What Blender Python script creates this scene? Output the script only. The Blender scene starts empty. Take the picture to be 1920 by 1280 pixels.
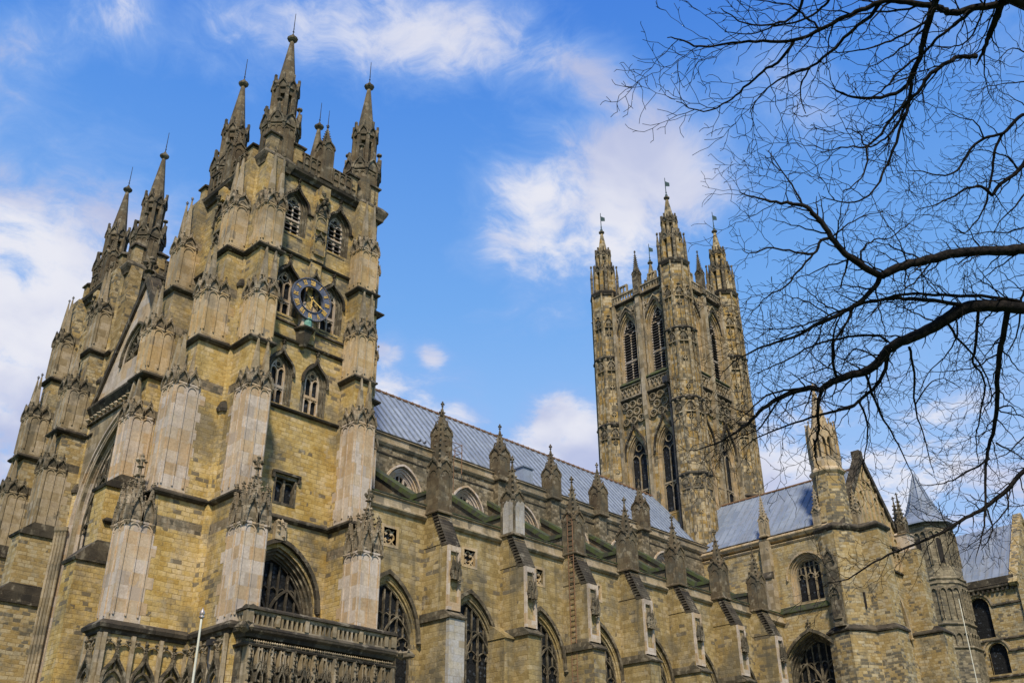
import bpy, bmesh, math, random
from mathutils import Vector, Matrix, noise
from mathutils.geometry import tessellate_polygon
R_=math.radians; PI=math.pi
random.seed(7)
sc=bpy.context.scene; COL=sc.collection
# ------------------------------------------------------------------ camera
cd=bpy.data.cameras.new('camera'); cam=bpy.data.objects.new('camera',cd); COL.objects.link(cam)
cd.sensor_width=36; cd.lens=36*1872.1/1920; cd.clip_start=.1; cd.clip_end=5000
def cam_axes(yaw=R_(44.442),pitch=R_(28.431),roll=R_(-.4946)):
    cy,sy,cp,sp=math.cos(yaw),math.sin(yaw),math.cos(pitch),math.sin(pitch)
    f=Vector((cy*cp,sy*cp,sp)); r=Vector((sy,-cy,0)); u=r.cross(f)
    cr,sr=math.cos(roll),math.sin(roll)
    return cr*r+sr*u, -sr*r+cr*u, f
CR,CU,CF=cam_axes(); CLOC=Vector((0,0,1.6))
cam.matrix_world=Matrix(((CR.x,CU.x,-CF.x,0),(CR.y,CU.y,-CF.y,0),(CR.z,CU.z,-CF.z,1.6),(0,0,0,1)))
sc.camera=cam
# ------------------------------------------------------------------ light, sky, exposure
SUN_EL=R_(47); SUN_AZ=R_(222)      # compass bearing (from north, clockwise)
sun_dir=Vector((math.sin(SUN_AZ)*math.cos(SUN_EL),math.cos(SUN_AZ)*math.cos(SUN_EL),math.sin(SUN_EL)))
sl=bpy.data.lights.new('sun','SUN'); sl.energy=5.0; sl.angle=R_(6); sl.color=(1,.91,.74)
so=bpy.data.objects.new('sun',sl); COL.objects.link(so); so.rotation_euler=(-sun_dir).to_track_quat('-Z','Y').to_euler()
sc.view_settings.view_transform='Standard'; sc.view_settings.look='None'; sc.view_settings.exposure=0; sc.view_settings.gamma=1
def ray(px,py):
    return (CR*((px-960)/1872.1)-CU*((py-640)/1872.1)+CF).normalized()
class NT:
    def __init__(s,nt): s.nt=nt
    def n(s,t,**k):
        nd=s.nt.nodes.new(t)
        for a,b in k.items():
            if a=='ins':
                for i,v in b.items():
                    if hasattr(v,'is_output') or isinstance(v,bpy.types.NodeSocket): s.nt.links.new(v,nd.inputs[i])
                    else: nd.inputs[i].default_value=v
            else: setattr(nd,a,b)
        return nd
    def m(s,op,a,b=0,c=0,clamp=False):
        return s.n('ShaderNodeMath',operation=op,use_clamp=clamp,ins={0:a,1:b,2:c}).outputs[0]
    def vm(s,op,a,b=(0,0,0)):
        nd=s.n('ShaderNodeVectorMath',operation=op,ins={0:a,1:b})
        return nd.outputs[1] if op in('DOT_PRODUCT','LENGTH','DISTANCE') else nd.outputs[0]
    def mix(s,f,a,b,bt='MIX'):
        nd=s.n('ShaderNodeMix',data_type='RGBA',blend_type=bt,ins={0:f,6:a,7:b}); return nd.outputs[2]
    def ramp(s,f,stops,interp='LINEAR'):
        nd=s.n('ShaderNodeValToRGB',ins={0:f}); r=nd.color_ramp; r.interpolation=interp
        while len(r.elements)<len(stops): r.elements.new(.5)
        for e,(p,c) in zip(r.elements,stops):
            e.position=p; e.color=(c if len(c)==4 else (*c,1)) if hasattr(c,'__len__') else (c,c,c,1)
        return nd.outputs[0]
    def noise(s,v,scale,det=4,rough=.55,out=0,dist=0):
        return s.n('ShaderNodeTexNoise',ins={'Vector':v,'Scale':scale,'Detail':det,'Roughness':rough,'Distortion':dist}).outputs[out]
    def mr(s,v,a,b,c=0,d=1):
        return s.n('ShaderNodeMapRange',interpolation_type='SMOOTHSTEP',ins={0:v,1:a,2:b,3:c,4:d}).outputs[0]
def rgb(r,g,b): # sRGB 0-255 to linear
    f=lambda c:(c/255/12.92) if c/255<=.04045 else ((c/255+.055)/1.055)**2.4
    return (f(r),f(g),f(b),1)
wd=bpy.data.worlds.new('World'); sc.world=wd; wd.use_nodes=True; wd.node_tree.nodes.clear()
w=NT(wd.node_tree)
sky=w.n('ShaderNodeTexSky',sky_type='NISHITA',sun_disc=False,sun_elevation=SUN_EL,sun_rotation=SUN_AZ,air_density=1.0,dust_density=.6,ozone_density=2.5)
tc=w.n('ShaderNodeTexCoord').outputs['Generated']; dirn=w.vm('NORMALIZE',tc)
z=w.n('ShaderNodeSeparateXYZ',ins={0:dirn}).outputs[2]
zc=w.m('MAXIMUM',z,.04)
proj=w.n('ShaderNodeVectorMath',operation='SCALE',ins={0:dirn,3:w.m('DIVIDE',1,w.m('ADD',zc,.15))}).outputs[0]
# clouds: soft banks at fixed bearings, broken up by noise on a flat cloud layer
blobs=[((60,640),.19,1.35),((30,780),.18,1.3),((130,560),.11,1.0),((20,900),.12,1.2),((50,95),.06,1.0),((200,20),.06,.95),((20,40),.04,.5),
 ((400,60),.075,.72),((480,110),.065,.6),((580,50),.08,.72),((700,60),.08,.8),((790,80),.075,.88),((880,100),.07,.95),((960,110),.065,.95),((1040,130),.06,1.0),((1110,165),.05,.98),((1165,190),.045,.9),((1220,180),.04,.75),((950,30),.05,.45),
 ((1090,390),.12,1.3),((1150,345),.10,1.3),((1230,380),.09,1.1),((1010,430),.09,1.1),((1150,480),.12,1.05),((1030,530),.09,.85),((1050,520),.06,.45),((1275,300),.05,.45),((1270,500),.05,.5),
 ((735,735),.04,1.2),((790,755),.05,1.2),((855,785),.05,1.2),((900,805),.035,1.0),((1060,835),.065,1.35),((1110,850),.065,1.35),((1010,825),.04,1.1),((725,670),.025,1.1),((808,675),.022,1.15),((1030,690),.025,.5),((720,570),.03,.4),((820,350),.03,.35),
 ((1480,860),.075,1.2),((1440,900),.06,1.2),((1500,760),.05,.8),((1700,930),.11,1.1),((1850,880),.12,1.05),((1600,900),.08,.9),((1900,760),.07,.5),((1480,170),.075,.6),((1400,150),.05,.4),((1600,210),.05,.4),((1750,60),.09,.45),((1880,60),.09,.6),((1350,560),.05,.35),((1900,250),.06,.4),((1300,180),.04,.35)]
acc=None
for (p,r,a) in blobs:
    d=ray(*p); dt=w.vm('DISTANCE',dirn,tuple(d))
    v=w.m('MULTIPLY',w.mr(dt,r*1.9,0),a)
    acc=v if acc is None else w.n('ShaderNodeMath',operation='SMOOTH_MAX',ins={0:acc,1:v,2:.22}).outputs[0]
wn=w.noise(dirn,6,3,.5,1)
warp=w.vm('ADD',proj,w.n('ShaderNodeVectorMath',operation='SCALE',ins={0:wn,3:.25}).outputs[0])
n1=w.noise(warp,3.6,10,.62); n2=w.noise(warp,13,7,.65)
nn=w.m('ADD',w.m('MULTIPLY',n1,.75),w.m('MULTIPLY',n2,.25))
# away from the photographed part of the sky: ordinary broken cloud
front=w.mr(w.vm('DOT_PRODUCT',dirn,tuple(CF)),.55,.8)
base=w.m('ADD',w.m('MULTIPLY',acc,front),w.m('MULTIPLY',w.m('SUBTRACT',1,front),.5))
nz=w.m('MULTIPLY',w.m('SUBTRACT',nn,.5),3.4)
cl=w.m('ADD',w.m('SUBTRACT',base,.34),w.m('MULTIPLY',nz,w.mr(base,.0,.5,.15,1.0)))
mask=w.m('MULTIPLY',w.mr(cl,-.02,.95,0,.96),w.mr(base,.25,1.0,.6,1.0))
shade=w.noise(warp,3,5,.5)
ccol=w.mix(w.mr(shade,.35,.62),rgb(186,194,226),rgb(236,236,244))
ccol=w.mix(w.mr(mask,.3,1),rgb(150,185,240),ccol)
grad=w.ramp(z,[(0,rgb(190,215,245)),(.34,rgb(165,206,255)),(.50,rgb(120,178,247)),(.66,rgb(86,150,238)),(.80,rgb(56,120,226)),(1,rgb(28,78,180))])
skyc=w.n('ShaderNodeVectorMath',operation='SCALE',ins={0:sky.outputs[0],3:.10}).outputs[0]
skymix=w.mix(.12,grad,skyc)
fin=w.mix(mask,skymix,ccol)
bg=w.n('ShaderNodeBackground',ins={0:fin,1:1.0}); wo=w.n('ShaderNodeOutputWorld',ins={0:bg.outputs[0]})
# ------------------------------------------------------------------ materials
def newmat(name):
    m=bpy.data.materials.new(name); m.use_nodes=True; m.node_tree.nodes.clear(); return m,NT(m.node_tree)
def finish(m,t,col,rough=.85,bump=None,bstr=.3,bdist=.05,spec=.3,metal=0):
    p=t.n('ShaderNodeBsdfPrincipled',ins={'Base Color':col,'Roughness':rough,'Specular IOR Level':spec,'Metallic':metal})
    if bump is not None:
        b=t.n('ShaderNodeBump',ins={'Strength':bstr,'Distance':bdist,'Height':bump}); t.nt.links.new(b.outputs[0],p.inputs['Normal'])
    t.n('ShaderNodeOutputMaterial',ins={0:p.outputs[0]}); return m
def wallcoords(t):
    g=t.n('ShaderNodeNewGeometry'); s=t.n('ShaderNodeSeparateXYZ',ins={0:g.outputs['Position']}); n=t.n('ShaderNodeSeparateXYZ',ins={0:g.outputs['True Normal']})
    f=t.m('GREATER_THAN',t.m('ABSOLUTE',n.outputs[0]),t.m('ABSOLUTE',n.outputs[1]))
    u=t.m('ADD',t.m('MULTIPLY',s.outputs[0],t.m('SUBTRACT',1,f)),t.m('MULTIPLY',t.m('ADD',s.outputs[1],37.3),f))
    return g.outputs['Position'],u,s.outputs[2]
def stone(name,c1,c2,c3,dark,bw=.42,bh=.22,ragged=.05,bvar=.25,dfrac=.06,dclus=.5,joint=.38,jcol=(.11,.08,.045),dash=.5,stain=(.075,.068,.05),stain_amt=.5,streak=.35,bump=.5,sscale=.35,msize=.018,rough=.9,gz=None):
    """weathered masonry: drifting base tone, small shift per block, scattered dark blocks, broken joints, eroded dashes, lichen stains"""
    m,t=newmat(name); P,u,z=wallcoords(t)
    dn=t.noise(P,1.6,3,.6,1); dv=t.n('ShaderNodeSeparateXYZ',ins={0:dn})
    u2=t.m('ADD',u,t.m('MULTIPLY',t.m('SUBTRACT',dv.outputs[0],.5),ragged*4)); z2=t.m('ADD',z,t.m('MULTIPLY',t.m('SUBTRACT',dv.outputs[1],.5),ragged*2.0))
    v=t.n('ShaderNodeCombineXYZ',ins={0:u2,1:z2,2:0}).outputs[0]
    br=t.n('ShaderNodeTexBrick',offset=.43,offset_frequency=2,squash=1.25,squash_frequency=4,ins={'Vector':v,'Color1':(0,0,0,1),'Color2':(1,1,1,1),'Mortar':(.5,.5,.5,1),'Scale':1,'Mortar Size':msize,'Mortar Smooth':.4,'Bias':0,'Brick Width':bw,'Row Height':bh})
    rnd=br.outputs[0]; mort=br.outputs[1]
    n1=t.noise(P,.7,5,.65); n2=t.noise(P,2.3,4,.6)
    f=t.m('ADD',t.m('ADD',t.m('MULTIPLY',n1,.9),t.m('MULTIPLY',n2,.35)),t.m('MULTIPLY',t.m('SUBTRACT',rnd,.5),bvar))
    col=t.ramp(f,[(.42,c1),(.62,c2),(.82,c3)])
    fine=t.noise(P,9,6,.75); col=t.mix(t.mr(fine,.32,.68,0,.6),col,t.mix(1,col,(.62,.58,.54,1),'MULTIPLY'))
    # scattered and clustered dark blocks
    r2=t.m('FRACT',t.m('MULTIPLY',rnd,7.31)); cn=t.noise(P,.33,4,.6)
    thr=t.m('ADD',1-dfrac,t.m('MULTIPLY',t.m('SUBTRACT',.52,cn),dclus*2.2))
    dk=t.m('GREATER_THAN',r2,thr); dkm=t.m('MULTIPLY',dk,t.m('SUBTRACT',1,mort))
    col=t.mix(t.m('MULTIPLY',dkm,.8),col,(*dark,1))
    jm=t.mr(t.noise(P,1.3,4,.6),.36,.66); col=t.mix(t.m('MULTIPLY',t.m('MULTIPLY',mort,jm),joint),col,(*jcol,1))
    dm=t.n('ShaderNodeMapping',ins={0:P,3:(2.2,2.2,7.5)}).outputs[0]; dd=t.noise(dm,1,5,.7); col=t.mix(t.m('MULTIPLY',t.mr(dd,.60,.70),t.m('MULTIPLY',jm,dash)),col,(*jcol,1))
    mt=t.noise(P,.95,6,.72); col=t.mix(t.mr(mt,.50,.62,0,.42),col,t.mix(1,col,(.55,.50,.45,1),'MULTIPLY')); pl=t.noise(P,1.9,5,.6); col=t.mix(t.mr(pl,.55,.66,0,.45),col,t.mix(.55,col,(.62,.54,.40,1)))
    st=t.noise(P,sscale,7,.7); sp=t.n('ShaderNodeMapping',ins={0:P,3:(1.5,1.5,.1)}).outputs[0]; sk=t.noise(sp,1,5,.62)
    col=t.mix(t.mr(st,.48,.64,0,stain_amt),col,(*stain,1))
    col=t.mix(t.mr(sk,.5,.74,0,streak),col,(*stain,1))
    if gz:   # old grime and lichen thicken towards the exposed top of the tower
        gn=t.m('MULTIPLY',t.mr(z,gz[0],gz[1]),t.mr(t.noise(P,.8,6,.7),.36,.62)); col=t.mix(t.m('MULTIPLY',gn,gz[2]),col,(.125,.112,.085,1))
    h=t.m('ADD',t.m('MULTIPLY',mort,-.9),t.m('ADD',t.m('MULTIPLY',fine,.7),t.m('ADD',t.m('MULTIPLY',rnd,.25),t.m('MULTIPLY',n2,.8))))
    return finish(m,t,col,rough,h,bump,.06,.12)
M={}
YD=(.10,.088,.075)
M['rubble']=stone('tower_rubble_stone',(.41,.265,.075),(.54,.385,.15),(.62,.48,.28),YD,dfrac=.05,dclus=.5,stain_amt=.65,streak=.5,dash=1.0,joint=.5,gz=(22,36,.75))
M['rubble_dark']=stone('weathered_rubble_stone',(.24,.17,.075),(.36,.26,.12),(.43,.33,.19),(.075,.066,.05),dfrac=.12,dclus=.7,stain_amt=.8,streak=.5,bvar=.4)
M['pale']=stone('pale_ashlar_stone',(.50,.36,.22),(.55,.44,.32),(.58,.49,.41),(.38,.31,.25),bw=.62,bh=.58,ragged=.008,bvar=.85,dfrac=.14,dclus=.2,joint=.5,jcol=(.25,.17,.10),dash=.15,stain_amt=.22,streak=.3,bump=.25,msize=.011)
M['pale_warm']=stone('buff_ashlar_stone',(.46,.32,.155),(.54,.40,.23),(.56,.44,.30),(.22,.18,.13),bw=.6,bh=.5,ragged=.008,bvar=.35,dfrac=.07,dclus=.3,joint=.45,jcol=(.2,.14,.08),dash=.25,stain_amt=.45,streak=.55,bump=.25,msize=.011,gz=(26,38,.5))
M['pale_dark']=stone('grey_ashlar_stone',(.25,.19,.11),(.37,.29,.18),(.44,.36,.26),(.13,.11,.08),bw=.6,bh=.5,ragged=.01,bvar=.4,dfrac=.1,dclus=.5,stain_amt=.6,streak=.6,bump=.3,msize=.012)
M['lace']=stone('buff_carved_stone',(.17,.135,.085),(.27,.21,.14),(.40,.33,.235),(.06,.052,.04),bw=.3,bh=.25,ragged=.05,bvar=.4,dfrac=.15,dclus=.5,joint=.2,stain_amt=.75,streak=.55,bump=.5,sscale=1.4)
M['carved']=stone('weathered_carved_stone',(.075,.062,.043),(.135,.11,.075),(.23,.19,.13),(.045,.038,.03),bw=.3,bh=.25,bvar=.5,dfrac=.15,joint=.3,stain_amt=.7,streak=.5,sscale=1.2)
M['string']=stone('dark_string_stone',(.035,.03,.025),(.065,.054,.041),(.12,.098,.07),(.03,.026,.022),bw=.8,bh=.4,dfrac=.2,joint=.3,stain_amt=.4,streak=.3)  # near-black stone for ledges, hoods and niche backings
M['spire']=stone('brown_spire_stone',(.085,.063,.04),(.135,.103,.063),(.20,.16,.10),(.10,.085,.06),bw=.5,bh=.35,ragged=.01,bvar=.3,dfrac=.08,joint=.5,stain_amt=.75,streak=.6,bump=.3,sscale=.8)
M['great_rib']=stone('great_tower_rib_stone',(.24,.175,.09),(.33,.25,.14),(.42,.34,.22),(.08,.07,.055),bw=.5,bh=.3,bvar=.8,dfrac=.25,dclus=.8,joint=.4,stain_amt=.75,streak=.7,sscale=.9)
M['great']=stone('great_tower_stone',(.34,.22,.07),(.41,.29,.125),(.46,.37,.23),(.085,.078,.065),bw=.6,bh=.34,ragged=.04,bvar=.8,dfrac=.3,dclus=1.1,joint=.7,dash=.8,stain_amt=.8,streak=.7,sscale=.6)
M['aisle']=stone('aisle_wall_stone',(.27,.195,.08),(.39,.29,.13),(.50,.40,.24),(.11,.095,.075),bw=.52,bh=.25,ragged=.08,bvar=.3,dfrac=.07,dclus=.9,joint=.35,dash=.9,stain_amt=.75,streak=.75,stain=(.11,.095,.065))
M['clere']=stone('clerestory_flint_stone',(.13,.105,.065),(.22,.175,.11),(.32,.26,.17),(.06,.052,.04),bw=.28,bh=.2,ragged=.08,bvar=.8,dfrac=.15,stain_amt=.6,streak=.5)
M['trans']=stone('transept_stone',(.38,.265,.11),(.45,.34,.16),(.49,.40,.25),(.15,.13,.10),bw=.42,bh=.2,ragged=.06,bvar=.4,dfrac=.09,dclus=.5,joint=.5,dash=.9,stain_amt=.6,streak=.5)
M['turret_dark']=stone('grimy_turret_stone',(.16,.135,.09),(.24,.20,.135),(.32,.27,.18),(.07,.065,.055),bw=.42,bh=.21,ragged=.07,bvar=.5,dfrac=.2,dclus=.8,joint=.5,stain_amt=.6,streak=.5)
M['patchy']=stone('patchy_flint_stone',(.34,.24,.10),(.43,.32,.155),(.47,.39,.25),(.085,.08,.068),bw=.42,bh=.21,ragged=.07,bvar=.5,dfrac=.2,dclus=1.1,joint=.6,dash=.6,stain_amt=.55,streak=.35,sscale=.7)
M['grey_ashlar']=stone('white_grey_ashlar_stone',(.40,.37,.33),(.47,.45,.43),(.50,.44,.34),(.3,.24,.16),bw=.55,bh=.35,ragged=.008,bvar=.4,dfrac=.06,joint=.8,jcol=(.2,.17,.13),dash=.1,stain_amt=.3,streak=.3,bump=.2,msize=.012)
def simple(name,c1,c2,rough=.7,scale=3,bump=.2,spec=.3,metal=0,st=(.4,.6)):
    m,t=newmat(name); P=t.n('ShaderNodeNewGeometry').outputs['Position']; n=t.noise(P,scale,6,.6)
    return finish(m,t,t.mix(t.mr(n,*st),(*c1,1),(*c2,1)),rough,n,bump,.03,spec,metal)
M['moss']=simple('mossy_coping_stone',(.045,.045,.032),(.06,.075,.022),.95,2.2,.8)
M['green']=simple('verdigris_bronze',(.10,.24,.19),(.20,.36,.29),.7,5)
M['vane']=simple('dark_copper_vane',(.012,.035,.04),(.025,.06,.06),.6,5)
M['iron']=simple('dark_iron',(.02,.02,.022),(.035,.033,.033),.6,4)
M['gold']=simple('gilded_metal',(.85,.55,.14),(.7,.42,.1),.5,9,.05,.5,.2)
M['dial']=simple('slate_blue_enamel',(.07,.08,.115),(.13,.135,.17),.5,3,.05)
M['bronze']=simple('dull_silver_metal',(.28,.2,.16),(.5,.48,.46),.4,8,.1,.5,.5)
M['white']=simple('cream_paint',(.60,.56,.44),(.68,.64,.53),.5,2,.05)
M['wood']=simple('pale_timber',(.5,.42,.28),(.4,.32,.2),.8,6)
M['rust']=simple('rusty_iron',(.16,.09,.05),(.24,.13,.07),.85,8)
M['bark']=simple('dark_bark',(.008,.007,.007),(.024,.019,.016),.9,14,.6,.1)  # near-black bark with slight brown mottling
M['grass']=simple('lawn_grass',(.05,.09,.025),(.08,.13,.04),.95,1.2,.6)
M['pave']=simple('stone_paving',(.25,.23,.19),(.33,.30,.25),.9,1.5,.3)
M['feather']=simple('grey_feathers',(.05,.05,.06),(.09,.09,.11),.8,20)
def lead(name,base,lite,dirt,w=.0,axis=0):
    m,t=newmat(name); g=t.n('ShaderNodeNewGeometry'); P=g.outputs['Position']; s=t.n('ShaderNodeSeparateXYZ',ins={0:P})
    a=s.outputs[axis]; b=s.outputs[2]
    br=t.n('ShaderNodeTexBrick',offset=.5,ins={'Vector':t.n('ShaderNodeCombineXYZ',ins={0:b,1:a,2:0}).outputs[0],'Color1':(0,0,0,1),'Color2':(1,1,1,1),'Mortar':(.5,.5,.5,1),'Scale':1,'Mortar Size':.012,'Brick Width':1.9,'Row Height':.74})
    col=t.mix(br.outputs[0],(*base,1),(*lite,1))
    sm=t.n('ShaderNodeMapping',ins={0:P,3:((1.2,.25,.25) if axis==0 else (.25,1.2,.25))}).outputs[0]
    n=t.noise(sm,1.1,6,.65); col=t.mix(t.mr(n,.48,.75,0,.6),col,(*dirt,1))
    n2=t.noise(P,.5,5,.6); col=t.mix(t.mr(n2,.46,.66,0,.55),col,(lite[0]*1.25,lite[1]*1.22,lite[2]*1.12,1)); n3=t.noise(P,2.2,5,.7); col=t.mix(t.mr(n3,.5,.68,0,.4),col,(*dirt,1))
    col=t.mix(t.m('MULTIPLY',br.outputs[1],.7),col,(.08,.09,.11,1))
    return finish(m,t,col,.6,n,.15,.03,.3)
M['lead']=lead('nave_roof_lead',(.20,.235,.31),(.26,.30,.385),(.14,.15,.17),axis=0)
M['lead_t']=lead('transept_roof_lead',(.155,.19,.26),(.215,.25,.325),(.19,.175,.15),axis=1)
M['lead_roll']=simple('dark_lead_rolls',(.15,.175,.22),(.20,.23,.28),.6,2)  # darker than the sheets: seam shading put into the roll colour
def glassmat(name='leaded_window_glass'):
    m,t=newmat(name); P,u,z=wallcoords(t)
    a=t.m('ADD',u,z); b=t.m('SUBTRACT',u,z)
    def line(v,s,th): return t.m('LESS_THAN',t.m('FRACT',t.m('MULTIPLY',v,s)),th)
    l=t.m('MAXIMUM',line(a,5,.16),line(b,5,.16)); sad=line(z,1.6,.07)
    n=t.noise(P,6,3,.6); col=t.mix(n,(.006,.0065,.007,1),(.018,.019,.021,1))
    wn=t.n('ShaderNodeTexWhiteNoise',noise_dimensions='2D',ins={0:t.n('ShaderNodeCombineXYZ',ins={0:t.m('FLOOR',t.m('MULTIPLY',a,5)),1:t.m('FLOOR',t.m('MULTIPLY',b,5)),2:0}).outputs[0]}).outputs[0]
    col=t.mix(t.mr(wn,.8,1,0,.5),col,(.10,.115,.14,1)); col=t.mix(l,col,(.022,.021,.02,1)); col=t.mix(sad,col,(.008,.008,.008,1))  # scattered panes tinted paler, sky glints put into the colour
    return finish(m,t,col,t.m('ADD',.4,t.m('MULTIPLY',n,.3)),n,.8,.05,.12)
M['glass']=glassmat(); M['dark']=simple('dark_void_timber',(.012,.010,.009),(.022,.018,.015),.9)
M['louvre']=simple('dark_louvre_slate',(.05,.045,.045),(.085,.075,.07),.8)
# ------------------------------------------------------------------ mesh builder
def FS(y): return (0,y,1,0)      # wall facing south, u = x
def FW(x): return (x,0,0,-1)     # wall facing west, u = -y
WORLD=(0,0,1,0,1)
class MB:
    def __init__(s,F=None): s.v=[];s.f=[];s.F=F
    def P(s,F,u,d,z):
        F=F or s.F
        if F is None or len(F)==5: return (u,d,z)
        return (F[0]+F[2]*u+F[3]*d, F[1]+F[3]*u-F[2]*d, z)
    def add(s,pts,faces,F=None):
        b=len(s.v)
        F=F or s.F
        s.v+= [s.P(F,*p) for p in pts]; s.f+= [tuple(b+i for i in f) for f in faces]
    def box(s,u0,u1,d0,d1,z0,z1,F=None):
        s.add([(u0,d0,z0),(u1,d0,z0),(u1,d1,z0),(u0,d1,z0),(u0,d0,z1),(u1,d0,z1),(u1,d1,z1),(u0,d1,z1)],[(0,3,2,1),(4,5,6,7),(0,1,5,4),(1,2,6,5),(2,3,7,6),(3,0,4,7)],F)
    def wedge(s,u0,u1,d0,d1,z0,z1,F=None):   # slope: high at d0 (z1), low at d1 (z0)
        s.dprism([(d0,z0),(d1,z0),(d0,z1)],u0,u1,F)
    def dprism(s,prof,u0,u1,F=None):
        n=len(prof); s.add([(u0,d,z) for d,z in prof]+[(u1,d,z) for d,z in prof],[tuple(range(n)),tuple(range(2*n-1,n-1,-1))]+[(i,(i+1)%n,n+(i+1)%n,n+i) for i in range(n)],F)
    def uprism(s,prof,d0,d1,F=None):
        n=len(prof); s.add([(u,d0,z) for u,z in prof]+[(u,d1,z) for u,z in prof],[tuple(range(n)),tuple(range(2*n-1,n-1,-1))]+[(i,(i+1)%n,n+(i+1)%n,n+i) for i in range(n)],F)
    def loft(s,poly,secs,F=None,cap=True):   # plan polygon (CCW in local u,d), sections (offset,z)
        n=len(poly); pts=[];fs=[]
        for off,z in secs:
            pts+=[(p[0],p[1],z) for p in offset(poly,off)]
        for k in range(len(secs)-1):
            a=k*n;b=a+n
            fs+=[(a+i,a+(i+1)%n,b+(i+1)%n,b+i) for i in range(n)]
        if cap: fs+=[tuple(range(n-1,-1,-1)),tuple(range((len(secs)-1)*n,len(secs)*n))]
        s.add(pts,fs,F)
    def cone(s,u,d,secs,n=8,rot=0,F=None,cap=True): # regular polygon, secs (radius,z)
        pts=[];fs=[]
        for r,z in secs:
            pts+=[(u+r*math.cos(rot+2*PI*i/n),d+r*math.sin(rot+2*PI*i/n),z) for i in range(n)]
        for k in range(len(secs)-1):
            a=k*n;b=a+n; fs+=[(a+i,a+(i+1)%n,b+(i+1)%n,b+i) for i in range(n)]
        if cap: fs+=[tuple(range(n-1,-1,-1)),tuple(range((len(secs)-1)*n,len(secs)*n))]
        s.add(pts,fs,F)
    def ribbon(s,path,w,d0,d1,closed=False,F=None):
        n=len(path); L=[];Rr=[]
        for i,(x,y) in enumerate(path):
            if closed: a=path[i-1];b=path[(i+1)%n]
            else: a=path[max(i-1,0)];b=path[min(i+1,n-1)]
            def nrm(p,q):
                dx,dy=q[0]-p[0],q[1]-p[1]; l=math.hypot(dx,dy) or 1; return (-dy/l,dx/l)
            n1=nrm(a,(x,y)) if (closed or i>0) else nrm((x,y),b); n2=nrm((x,y),b) if (closed or i<n-1) else n1
            mx,my=n1[0]+n2[0],n1[1]+n2[1]; l=math.hypot(mx,my) or 1; mx/=l;my/=l
            k=1/max(.5,mx*n1[0]+my*n1[1]); L.append((x+mx*w/2*k,y+my*w/2*k)); Rr.append((x-mx*w/2*k,y-my*w/2*k))
        pts=[];fs=[]
        for i in range(n):
            pts+=[(L[i][0],d1,L[i][1]),(Rr[i][0],d1,Rr[i][1]),(Rr[i][0],d0,Rr[i][1]),(L[i][0],d0,L[i][1])]
        m=n if closed else n-1
        for i in range(m):
            a=4*i;b=4*((i+1)%n)
            for k in range(4): fs.append((a+k,a+(k+1)%4,b+(k+1)%4,b+k))
        if not closed: fs+=[(3,2,1,0),(4*n-4,4*n-3,4*n-2,4*n-1)]
        s.add(pts,fs,F)
    def blob(s,u,d,z,r,F=None,rz=None):
        rz=rz or r; j=lambda:random.uniform(.8,1.2)
        s.add([(u+r*j(),d,z),(u,d+r*j(),z),(u-r*j(),d,z),(u,d-r*j(),z),(u,d,z+rz*j()),(u,d,z-rz*j())],[(0,1,4),(1,2,4),(2,3,4),(3,0,4),(1,0,5),(2,1,5),(3,2,5),(0,3,5)],F)
    def wall(s,outer,holes,d,reveal,F=None,back=True):
        loops=[outer]+holes
        flat=[p for l in loops for p in l]
        tris=tessellate_polygon([[Vector((p[0],p[1],0)) for p in l] for l in loops])
        s.add([(u,d,z) for u,z in flat],[tuple(t) for t in tris],F)
        for l in holes:
            n=len(l); s.add([(u,d,z) for u,z in l]+[(u,d-reveal,z) for u,z in l],[(i,(i+1)%n,n+(i+1)%n,n+i) for i in range(n)],F)
    def tube(s,pts,rad,n=5):
        b=len(s.v); prev=None; Np=len(pts)
        for i,p in enumerate(pts):
            p=Vector(p); t=(Vector(pts[min(i+1,Np-1)])-Vector(pts[max(i-1,0)])).normalized()
            if prev is None:
                a=t.orthogonal().normalized()
            else: a=(prev-t*prev.dot(t)); a=a.normalized() if a.length>1e-6 else t.orthogonal().normalized()
            prev=a; c=t.cross(a); r=rad[i] if hasattr(rad,'__len__') else rad
            for k in range(n):
                q=p+(a*math.cos(2*PI*k/n)+c*math.sin(2*PI*k/n))*r; s.v.append(tuple(q))
        for i in range(Np-1):
            for k in range(n): s.f.append((b+i*n+k,b+i*n+(k+1)%n,b+(i+1)*n+(k+1)%n,b+(i+1)*n+k))
        s.f.append(tuple(b+k for k in range(n-1,-1,-1))); s.f.append(tuple(b+(Np-1)*n+k for k in range(n)))
def offset(poly,off):
    if abs(off)<1e-9: return list(poly)
    n=len(poly); out=[]
    for i in range(n):
        a,b,c=poly[i-1],poly[i],poly[(i+1)%n]
        def nr(p,q):
            dx,dy=q[0]-p[0],q[1]-p[1];l=math.hypot(dx,dy);return(dy/l,-dx/l)
        n1=nr(a,b);n2=nr(b,c); k=1+n1[0]*n2[0]+n1[1]*n2[1]; k=max(k,.3)
        out.append((b[0]+off*(n1[0]+n2[0])/k,b[1]+off*(n1[1]+n2[1])/k))
    return out
def sideL(F,u): # frame of the left-hand side face (seen from outside) at local u ; its u' runs outward (d)
    ux,uy=F[2],F[3]; nx,ny=F[3],-F[2]
    return (F[0]+ux*u,F[1]+uy*u,nx,ny)
def sideR(F,u): # right side: u' = -d
    ux,uy=F[2],F[3]; nx,ny=F[3],-F[2]
    return (F[0]+ux*u,F[1]+uy*u,-nx,-ny)
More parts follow.
